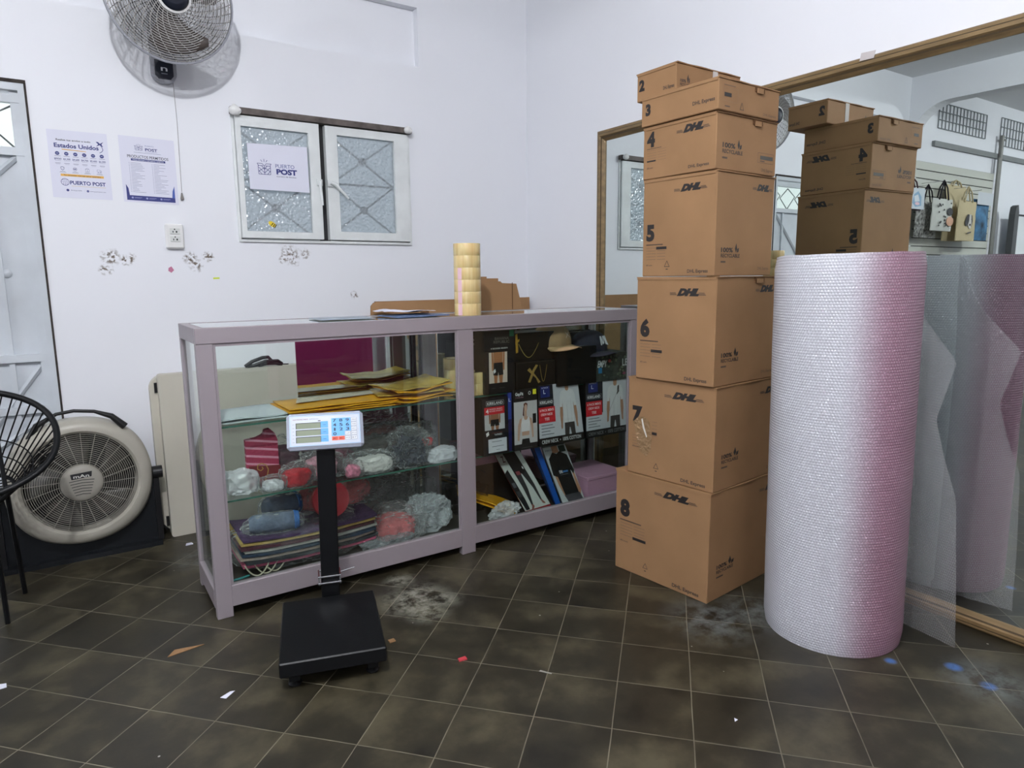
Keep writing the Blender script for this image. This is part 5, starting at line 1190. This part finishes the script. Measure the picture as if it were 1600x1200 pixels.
def carton(num, C, th, a, bb, z0, z1, label, tape=False):
    th = math.radians(th); C = Vector((*C, z0)); n2 = Vector((-math.sin(th), math.cos(th), 0)); n1 = Vector((math.cos(th), math.sin(th), 0))
    t = thing('shipping_carton', label, 'cardboard box', C+(n2*a+n1*bb)/2, th, 'numbered shipping cartons in the stack')
    X, Y, H_ = bb/2, a/2, z1-z0
    b = MB(); b.bbox(-X, X, -Y, Y, 0, H_-.003, CARD, .0025)
    b.build('carton_body', t)
    # lid: two flaps meeting in the middle, edges a touch proud and wavy
    r = random.Random(num)
    for s_ in (-1, 1):
        f = MB(); N = 12; vs = []
        for i in range(N+1):
            x = -X+2*X*i/N; e = .0025+.0016*math.sin(i*1.3+num)+r.uniform(0, .001); lift = .0015*math.sin(PI*i/N)
            vs += [(x, s_*(Y+e), H_-.003), (x, s_*(Y+e), H_+.0005), (x, s_*.001, H_+.0005+lift*0), (x, s_*.001, H_-.003)]
        fs = [(0, 1, 2, 3), tuple(4*N+k for k in (3, 2, 1, 0))]
        for i in range(N):
            for k in range(4): p, q = 4*i+k, 4*i+(k+1) % 4; fs.append((p, q, q+4, p+4) if s_ < 0 else (q, p, p+4, q+4))
        f.add(vs, fs, CARD); f.build('flap', t)
    for x in (-X-.0022, X+.0006): fl = MB(); fl.box(x, x+.0016, -Y+.002, Y-.002, H_-.010, H_-.0005, CARD); fl.build('tuck_edge', t)
    q1 = [(-X, Y, 0), (-X, -Y, 0), (-X, -Y, H_), (-X, Y, H_)]; q2 = [(-X, -Y, 0), (X, -Y, 0), (X, -Y, H_), (-X, -Y, H_)]; q3 = [(X, -Y, 0), (X, Y, 0), (X, Y, H_), (X, -Y, H_)]; q4 = [(X, Y, 0), (-X, Y, 0), (-X, Y, H_), (X, Y, H_)]
    for q in (q1, q3): A = Art(q, .0005, .00006); print_number_face(A, num, num > 3, num == 7 and q is q1); A.done('printed_number_side', t)
    for q in (q2, q4): A = Art(q, .0005, .00006); print_leaf_face(A, num); A.done('printed_leaf_side', t)
    if num in (4, 6, 3):
        s_ = MB(); s_.box(X*.15, X*.45, -Y-.0035, -Y, H_-.020, H_-.004, CARD_D); s_.box(X*.20, X*.40, -Y-.006, -Y-.003, H_-.024, H_-.008, CARD); s_.build('tab_lock', t)
    if tape:
        s_ = MB(); s_.box(X*.10, X*.26, -Y-.0012, -Y-.0006, H_*.1, H_, mat('grey_white_tape', hexc(190, 184, 180), .25)); s_.box(X*.10, X*.26, -Y-.001, Y+.001, H_+.0008, H_+.0016, mat('grey_white_tape', (0, 0, 0))); s_.build('tape_strip', t)
    if num == 7:
        s_ = MB(); A = Art(q1, .0010, .0002)
        sh = mat('torn_clear_tape', hexc(146, 118, 86), .12, bump=.8, bscale=60, spec=.8)
        A.poly([(.06, .54), (.09, .56), (.13, .60), (.20, .61), (.27, .57), (.28, .48), (.30, .40), (.29, .28), (.24, .20), (.16, .24), (.12, .34), (.09, .48)], sh)
        A.poly([(.17, .58), (.185, .59), (.21, .50), (.245, .41), (.235, .40), (.19, .49)], (214, 208, 198)); A.done('torn_tape', t)
    return t
carton(8, (1.804, 1.482), 6, .43, .53, 0, .405, 'large cardboard box marked 8 at the bottom of the stack')
carton(7, (1.812, 1.481), 6.5, .38, .47, .407, .777, 'cardboard box marked 7 with torn clear tape over its print')
carton(6, (1.797, 1.483), 6, .335, .395, .779, 1.149, 'cardboard box marked 6 between boxes 7 and 5')
carton(5, (1.785, 1.487), 4, .308, .33, 1.151, 1.487, 'cardboard box marked 5 in middle of the stack')
carton(4, (1.775, 1.489), 2, .312, .325, 1.489, 1.665, 'low cardboard box marked 4 beneath the flat box')
carton(3, (1.765, 1.478), 2, .325, .322, 1.667, 1.764, 'flat wide cardboard box marked 3 under the topmost one')
carton(2, (1.788, 1.678), 1, .182, .337, 1.766, 1.862, 'small flat cardboard box marked 2 with tape, topmost of the stack', True)

# ================================================================== WALL MIRROR
t = thing('wall_mirror', 'huge wall mirror in worn gilt frame on the right wall', 'mirror', (XW, 1.54, 0))
Y0, Y1, ZT = -1.24, 1.235, 1.893
b = MB(); b.box(-.018, -.002, Y0+.03, Y1-.03, .03, ZT-.03, MIRROR); b.build('mirror_glass', t)
dkg = mat('dark_gilt', hexc(72, 58, 36), .5, .2)
def frame_bar(p, q, inward):
    """p,q ends on the outer edge; inward unit vector"""
    b = MB(); P0, Q0, I_ = Vector(p), Vector(q), Vector(inward)
    prof = [(0, 0), (0, .030), (.006, .036), (.014, .037), (.018, .041), (.030, .043), (.034, .037), (.040, .035), (.047, .026), (.052, .021), (.052, 0)]
    d = (Q0-P0).normalized(); vs = []
    for base, sg in ((P0, 1), (Q0, -1)):
        for k, (u, h) in enumerate(prof): pt = base+I_*u+d*sg*u; vs.append((-h, pt.y, pt.z))
    n = len(prof); fs = [(i, (i+1) % n, n+(i+1) % n, n+i) for i in range(n)]
    b.add(vs, [f for k, f in enumerate(fs) if k not in (3, 6)], GOLD); b.add(vs, [fs[3], fs[6]], dkg); b.build('frame_bar', t)
frame_bar((0, Y1, 0), (0, Y1, ZT), (0, -1, 0)); frame_bar((0, Y0, 0), (0, Y0, ZT), (0, 1, 0))
frame_bar((0, Y0, ZT), (0, Y1, ZT), (0, 0, -1)); frame_bar((0, Y0, 0), (0, Y1, 0), (0, 0, 1))
b = MB(); b.hexa([(XW-.044, 1.385, 1.880), (XW-.044, 1.335, 1.878), (XW-.044, 1.33, 1.902), (XW-.044, 1.38, 1.905)], (.0008, 0, 0), mat('aged_label', hexc(196, 190, 190), .5)); tag(b.build('paper_label'), 'curled whitish paper label stuck on top edge of the gilt frame', 'label')

# ================================================================== BUBBLE WRAP
def wrap():
    t = thing('bubble_wrap_roll', 'tall upright roll of bubble wrap with pinkish side', 'bubble wrap', (2.03, 1.155, 0)); t.rotation_euler = (-.0100, -.0150, 0)
    m = film('bubble_wrap_film', (.545, .55, .60), 1.0, .27, 9, .38, cells=118, dist=.004, pink=(.315, .165, .225))
    R, H = .208, 1.212; N, Mz = 120, 30; b = MB(); uv = []
    for j in range(Mz+1):
        z = H*j/Mz
        for i in range(N+1):
            a = 2*PI*i/N; rr_ = R*(1+.006*noise.noise(Vector((math.cos(a)*1.5, math.sin(a)*1.5, z*2)))+.004*noise.noise(Vector((math.cos(a)*5, math.sin(a)*5, z*6))))
            if j in (0, Mz): rr_ -= .006
            b.v.append((rr_*math.cos(a), rr_*math.sin(a), z+(.004*noise.noise(Vector((a*2, 0, 3))) if j == Mz else 0))); uv.append((R*a, z))
    for j in range(Mz):
        for i in range(N): q = j*(N+1)+i; b.f.append((q, q+1, q+N+2, q+N+1)); b.mi.append(0)
    # wound top with a core hole
    base = Mz*(N+1); rings = 14; prev = [base+i for i in range(N+1)]
    for k in range(1, rings+1):
        rr_ = R-.006-(R-.05)*k/rings; cur = []
        for i in range(N+1):
            a = 2*PI*i/N; cur.append(len(b.v)); b.v.append((rr_*math.cos(a), rr_*math.sin(a), H-(.004 if k % 2 else 0))); uv.append((rr_*a, H+.2*k/rings))
        for i in range(N): b.f.append((prev[i], prev[i+1], cur[i+1], cur[i])); b.mi.append(0)
        prev = cur
    b.m = [m]; b.build('wound_film', t, True, uv)
    # loose end hanging towards the mirror
    tm = film('bubble_film_loose', (.90, .88, .91), .20, .22, 12, .45, cells=118, dist=.004, transl=.7)
    edge = [(1.205, 2.226, 1.078), (1.10, 2.222, 1.05), (1.02, 2.212, 1.012), (.95, 2.197, .952), (.89, 2.187, .898), (.80, 2.19, .922), (.71, 2.193, .947), (.60, 2.188, .915), (.48, 2.182, .872), (.30, 2.184, .86), (.12, 2.19, .85), (.004, 2.195, .847)]
    b = MB(); uv = []; nu, nv = 16, 60
    for j in range(nv+1):
        z = 1.205*(1-j/nv)+.003*(j/nv)
        k = 0
        while k < len(edge)-2 and edge[k+1][0] > z: k += 1
        e0, e1 = edge[k], edge[k+1]; f_ = (e0[0]-z)/(e0[0]-e1[0]); f_ = min(max(f_, 0), 1)
        ex, ey = e0[1]+(e1[1]-e0[1])*f_-2.03, e0[2]+(e1[2]-e0[2])*f_-1.155
        sx_, sy_ = .205*math.cos(-.3), .205*math.sin(-.3)
        for i in range(nu+1):
            u = i/nu; x = sx_+(ex-sx_)*u; y = sy_+(ey-sy_)*u; bow = .006*math.sin(PI*u); w_ = .008*noise.noise(Vector((u*4, z*6, 1)))*u
            b.v.append((x+bow+w_, y+w_, z)); uv.append((u*.35, z))
    for j in range(nv):
        for i in range(nu): q = j*(nu+1)+i; b.f.append((q, q+1, q+nu+2, q+nu+1)); b.mi.append(0)
    b.m = [tm]; b.build('loose_end', t, True, uv)
wrap()

# ================================================================== PLATFORM SCALE
def scale():
    t = thing('platform_scale', 'black floor platform scale with blue and white price display on a column', 'scale', (.606, 1.945, 0), math.radians(-16.6))
    W_, D = .298, .385; H = .092
    b = MB(); b.bbox(-W_/2, W_/2, -D/2, D/2, H-.045, H, BLACKM, .0035); b.build('platform', t)
    b = MB()
    for s_ in (-1, 1): b.box(s_*.11-.015, s_*.11+.015, -D/2+.02, D/2+.06, .022, H-.045, BLACKM)
    b.box(-.12, .12, D/2+.005, D/2+.065, .012, .05, BLACKM); b.box(-.12, .12, -.13, -.10, .025, .047, BLACKM); b.build('base_frame', t)
    for sx_, sy_ in ((-1, -1), (1, -1), (-1, 1), (1, 1)):
        b = MB(); b.lathe([(0, 0), (.018, 0), (.02, .006), (.012, .012), (.007, .014), (.007, .03), (0, .03)], BLACK, 20, Matrix.Translation((sx_*.11, sy_*(D/2-.045), 0))); b.build('foot', t, True)
    cx, cy = .006, D/2+.034; lean = Vector((.012, .0, 0))
    def shear(B, z0=.0):
        B.v = [(x+lean.x*(z-z0)/.7, y, z) for x, y, z in B.v]; return B
    b = MB(); b.bbox(cx-.030, cx+.030, cy-.02, cy+.02, .012, .665, BLACKM, .004); shear(b).build('column', t)
    b = MB()
    for z in (.135, .158):
        P = [(cx-.036, cy-.026, z), (cx+.036, cy-.026, z), (cx+.036, cy+.026, z), (cx-.036, cy+.026, z)]; b.tube(P, .0032, CHROME, 8, True)
    b.box(cx-.037, cx-.032, cy-.027, cy+.027, .13, .163, CHROME); b.box(cx+.032, cx+.037, cy-.027, cy+.027, .13, .163, CHROME); b.tube([(cx+.034, cy, .158), (cx+.085, cy+.02, .160)], .003, CHROME, 8); b.build('clamp', t, True)
    # display head
    hx, hy, hz = cx+.012, cy-.025, .666
    nr = Vector((-.05, -1, .50)); F = frame((hx, hy, hz), nr)
    def put(B, name, smooth=False, par=t):
        o = B.build(name, par, smooth); o.matrix_local = F; return o
    wp = mat('display_white_plastic', hexc(176, 184, 200), .35)
    b = MB(); b.bbox(-.122, .122, -.062, .060, -.034, 0, wp, .010); b.bbox(-.112, .112, -.052, .050, -.052, -.034, mat('display_back_grey', hexc(120, 118, 116), .4), .006)
    head = put(b, 'display_head')
    b = MB(); b.box(-.03, .03, -.05, -.01, -.075, -.05, BLACK); put(b, 'head_bracket')
    q = [(-.117, -.057, 0), (.117, -.057, 0), (.117, .055, 0), (-.117, .055, 0)]; A = Art(q, .0005, .0002, n=(0, 0, 1))
    LB = (120, 178, 232)
    A.box(.03, .97, .06, .94, .0016, (150, 196, 236))
    A.text('ELECTRONIC PRICE', .07, .83, .030, (120, 60, 60), w=.20, bold=.02); A.text('COMPUTING SCALE', .29, .83, .030, (60, 66, 90), w=.12); A.poly([(.40, .77), (.44, .77), (.44, .795), (.41, .795)], (20, 20, 24))
    for k in range(3):
        v = .565-.21*k; A.rect(.105, .44, v, v+.175, (58, 62, 56)); A.rect(.115, .435, v, v+.155, (124, 134, 112)); A.rect(.44, .54, v-.01, v+.195, (96, 168, 238)); A.rect(.44, .54, v-.012, v-.002, (200, 216, 236)); A.rect(.47, .51, v+.08, v+.095, (58, 108, 170)); A.rect(.06, .085, v+.13, v+.14, (120, 124, 130)); A.rect(.06, .085, v+.02, v+.03, (120, 124, 130))
    keys = [['7', '8', '9', 'ZERO'], ['4', '5', '6', 'TARE'], ['1', '2', '3', 'ACC'], ['0', '.', 'CLEAR', 'PCS'], ['M1', 'M2', 'M3', 'BT']]
    for r_, row in enumerate(keys):
        for c_, ktxt in enumerate(row):
            u, v = .585+.088*c_, .70-.135*r_; col = (104, 176, 240) if (c_ < 3 and r_ < 3) or (r_ == 3 and c_ < 2) else ((232, 92, 60) if r_ == 4 and c_ < 2 else (214, 218, 224))
            if col == (214, 218, 224): A.rect(u+.004, u+.082, v+.006, v+.125, (110, 114, 124)); A.rect(u+.007, u+.078, v+.013, v+.118, col); A.text(ktxt, u+.043, v+.045, .040, (60, 64, 76), w=.055, al='c')
            elif r_ == 4: A.rect(u+.002, u+.086, v+.006, v+.122, col); A.text(ktxt, u+.043, v+.035, .06, (150, 40, 30), w=.05, al='c', bold=.02)
            else: A.rect(u, u+.088, v, v+.135, col); A.text(ktxt, u+.043, v+.022, .092 if ktxt != '.' else .03, (20, 30, 62), w={'1': .024, '.': .014}.get(ktxt, .046), al='c', bold=.02)
    A.done('keypad_panel', head)
scale()

# ================================================================== FLOOR LITTER
def scrap(name, label, cat, x, y, pts, m, th=.0012, lift=0, rz=0):
    b = MB(); b.prism(pts, 0, th, m, Matrix.Rotation(lift, 4, 'X')); o = b.build(name); o.location = (x, y, .0002); o.rotation_euler = (0, 0, rz); tag(o, label, cat)
scrap('cardboard_scrap', 'triangular cardboard scrap on the tiles in front of the display case', 'scrap', .219, 2.206, [(-.045, -.02), (-.03, .018), (.055, .022)], CARD, .002, rz=-.25)
scrap('paper_scrap', 'small white paper scrap on the floor left of the scale', 'scrap', .286, 1.892, [(-.014, -.016), (.004, -.020), (.014, .016), (.002, .012)], PAPER, rz=-.6)
scrap('candy_wrapper', 'tiny red and white wrapper on the tiles right of the scale', 'wrapper', .916, 1.669, [(-.013, -.006), (.013, -.009), (.015, .007), (-.010, .008)], ink((190, 60, 70)), .004)
scrap('paper_scrap', 'white scrap of paper at the far left edge of the floor', 'scrap', -.247, 2.302, [(-.012, -.014), (.012, -.012), (.010, .012), (-.006, .016)], PAPER)
scrap('plastic_scrap', 'thin clear plastic sliver on the tiles in front of the box stack', 'scrap', 1.087, 1.473, [(-.018, -.003), (.02, -.006), (.02, -.002), (-.016, .004)], mat('milky_sliver', hexc(150, 148, 140), .3), rz=-.9)
scrap('paper_scrap', 'small pale scrap on the floor near the bottom right', 'scrap', 1.366, 1.016, [(-.006, -.005), (.007, -.004), (.005, .006)], PAPER)
scrap('cardboard_scrap', 'tiny brown cardboard bit touching right side of the scale platform', 'scrap', .782, 1.89, [(-.010, -.008), (.010, -.008), (.010, .008), (-.010, .008)], CARD, .004)
scrap('paper_scrap', 'white scrap under left end of the display case beside folded table', 'scrap', .37, 3.15, [(-.015, -.01), (.015, -.008), (.012, .01), (-.01, .01)], PAPER, .004)

# ================================================================== THE ROOM SEEN IN THE MIRROR
b = MB(); sl = mat('cream_slat_panel', hexc(196, 198, 188), .5); gv = mat('slat_groove', hexc(36, 36, 36), .7)
z0, z1, x0, x1 = .86, 2.235, -3.86, -1.12; b.box(x0, x1, YW-.022, YW-.001, z0, z1, gv); n = 17; h = (z1-z0)/n
for k in range(n): b.box(x0, x1, YW-.032, YW-.022, z0+k*h+.0045, z0+(k+1)*h-.0045, sl)
tag(b.build('slat_wall_panel'), 'cream slatted display panel on the far wall seen in the mirror', 'display panel')
def tote(name, label, x0, x1, z0, z1, y, m, hm, htop, draw=None, gus=None, group='bags hanging on the slatted panel', d=.06, hand=True):
    t = thing(name, label, 'bag', ((x0+x1)/2, y, z0), 0, group); X = (x1-x0)/2; Z = z1-z0
    b = MB(); nx, nz = 12, 12; vs = []; fs = []
    for s_ in (-1, 1):
        for j in range(nz+1):
            for i in range(nx+1):
                u, v = i/nx, j/nz; e = (math.sin(PI*u)**.5)*(math.sin(PI*min(v+.08, 1)))**.6
                xx = (2*u-1)*X*(1-.05*v+.03*math.sin(9*v)*.3); vs.append((xx, s_*(.004+d/2*e)+.004*noise.noise(Vector((u*5, v*5, s_+x0))), v*Z+.012*(1-e)*(1-v)*0))
    n_ = (nx+1)*(nz+1)
    for s_ in (0, 1):
        for j in range(nz):
            for i in range(nx): q = s_*n_+j*(nx+1)+i; f_ = (q, q+1, q+nx+2, q+nx+1); fs.append(f_ if s_ == 0 else f_[::-1])
    for i in range(nx): fs.append((i+1, i, n_+i, n_+i+1))
    for j in range(nz): q = j*(nx+1); fs.append((q, q+nx+1, n_+q+nx+1, n_+q)); q += nx; fs.append((q+nx+1, q, n_+q, n_+q+nx+1))
    b.add(vs, fs, m); body = b.build('bag_body', t, True)
    if hand:
        b = MB()
        for s_ in (-1, 1): b.tube([(-X*.45, s_*d*.2, Z-.01), (-X*.25, s_*d*.2, Z+htop*.6), (0, 0, Z+htop), (X*.25, s_*d*.2, Z+htop*.6), (X*.45, s_*d*.2, Z-.01)], .007, hm, 6)
        b.build('strap', t)
    if draw:
        A = Art([(-X, -d/2-.006, 0), (X, -d/2-.006, 0), (X, -d/2-.006, Z), (-X, -d/2-.006, Z)], .002, .0006); draw(A); A.done('printed_panel', t)
    h = MB(); h.tube([(0, 0, Z+htop-.004), (0, YW-.033-y, Z+htop-.004)], .003, CHROME, 6); h.build('hook', t)
    return t
canvas = mat('beige_canvas', hexc(196, 182, 146), .85, bump=.2, bscale=60); blk = mat('black_webbing', (.015, .012, .018), .8); plum = mat('plum_cloth', hexc(74, 44, 60), .8)
tote('gift_bag', 'small white and blue drawing bag with plum sides and handles', -1.95, -1.60, 1.735, 1.93, 3.25, plum, plum, .09, lambda A: (A.rect(.05, .80, .03, .98, (196, 206, 214)), A.poly([(.2, .2), (.5, .12), (.68, .3), (.6, .7), (.4, .85), (.22, .6)], (130, 166, 196)), A.poly([(.3, .4), (.55, .35), (.6, .6), (.4, .7)], (206, 214, 220)), A.ell(.42, .28, .12, .07, (226, 190, 200))))
speck = mat('black_white_print', hexc(150, 150, 146), .8, var=.9, vscale=38)
tote('tote_bag', 'black and white speckled tote hanging behind the spotted tote', -2.44, -2.03, 1.50, 1.84, 3.33, speck, blk, .16)
def d_spots(A):
    r = random.Random(4)
    for k in range(22):
        u, v = .1+.8*r.random(), .08+.84*r.random(); A.ell(u, v, .035, .03, (26, 26, 28), 10)
    A.ell(.30, .60, .15, .12, (24, 24, 28), 16); A.ell(.28, .30, .18, .15, (206, 158, 128), 16)
tote('tote_bag', 'white tote with black spots and large black and tan discs', -2.50, -2.10, 1.56, 1.86, 3.22, mat('white_canvas', hexc(200, 202, 196), .8), blk, .17, d_spots)
tote('tote_bag', 'plain beige canvas tote with wide top behind the dog tote', -3.03, -2.60, 1.48, 2.03, 3.34, canvas, canvas, .05)
def d_dog(A):
    A.poly([(.62, .62), (.70, .60), (.76, .48), (.74, .38), (.66, .36), (.60, .46)], (60, 58, 62)); A.poly([(.40, .64), (.66, .66), (.68, .50), (.60, .36), (.48, .30), (.40, .36), (.36, .50)], (50, 48, 52))
    A.poly([(.46, .66), (.56, .66), (.56, .50), (.60, .40), (.52, .30), (.43, .32), (.42, .44)], (206, 204, 198)); A.ell(.50, .40, .045, .03, (30, 28, 30)); A.ell(.44, .54, .016, .014, (20, 20, 20)); A.ell(.60, .53, .016, .014, (20, 20, 20)); A.poly([(.38, .24), (.62, .20), (.60, .17), (.40, .20)], (70, 66, 66))
tote('tote_bag', 'beige canvas tote printed with black and white dog head', -2.96, -2.57, 1.475, 1.86, 3.20, canvas, canvas, .14, d_dog)
bl = mat('blue_tiedye', hexc(58, 104, 138), .7, var=.85, vscale=9)
tote('printed_bag', 'blue and teal mottled bag with white header, rightmost in the mirror', -3.34, -2.95, 1.49, 1.90, 3.24, bl, blk, .10, lambda A: A.rect(.02, .92, .86, 1.16, (200, 206, 212)), hand=False)
b = MB(); gp = mat('galvanised_pipe', hexc(128, 128, 124), .5, .3)
b.tube([(-3.93, 3.41, 0), (-3.93, 3.41, 2.64)], .022, gp, 12); b.tube([(-3.88, 3.40, 0), (-3.88, 3.40, 2.40)], .014, gp, 10); b.tube([(-3.93, 3.41, 2.60), (-4.02, 3.41, 2.60)], .012, gp, 8)
tag(b.build('wall_pipe', smooth=True), 'grey vertical pipe pair on the far wall beside the slatted panel', 'pipe')
b = MB(); b.prism([(-.07, 0), (.07, 0), (.05, 1.80), (.03, 1.88), (-.02, 1.90), (-.05, 1.82)], -.03, .03, mat('dark_grey_cover', hexc(92, 94, 96), .8, bump=.4, bscale=20), frame((-4.14, 3.30, 0), (0, -1, 0))); tag(b.build('fabric_cover'), 'tall dark grey draped cover standing in the far room', 'cover')
b = MB(); b.box(-5.0, -4.24, 3.32, 3.36, .5, 1.79, mat('white_board', hexc(226, 230, 232), .5)); b.box(-5.02, -4.22, 3.315, 3.36, 1.79, 1.81, BLACK); tag(b.build('white_board'), 'bright white board with dark top edge in the far room', 'board')
# unseen magenta panel added for the case's sliding mirrors to reflect
b = MB(); b.bbox(1.28, 2.28, -.62, -.30, 0, .98, mat('magenta_laminate', hexc(150, 32, 92), .45), .004); tag(b.build('magenta_counter'), 'magenta counter reflected in the sliding mirrors of the case', 'counter')

# ------------------------------------------------------------------ put each one-mesh thing's origin at its own base
for o in list(COL.objects):
    if o.type == 'MESH' and o.parent is None and o.get('kind') != 'structure' and o.location.length < 1e-6:
        vs_ = [v.co for v in o.data.vertices]
        c = Vector(((min(v.x for v in vs_)+max(v.x for v in vs_))/2, (min(v.y for v in vs_)+max(v.y for v in vs_))/2, min(v.z for v in vs_)))
        T = Matrix.Translation(-c); o.data.transform(T); o.location = c
        for ch in o.children: ch.data.transform(T)
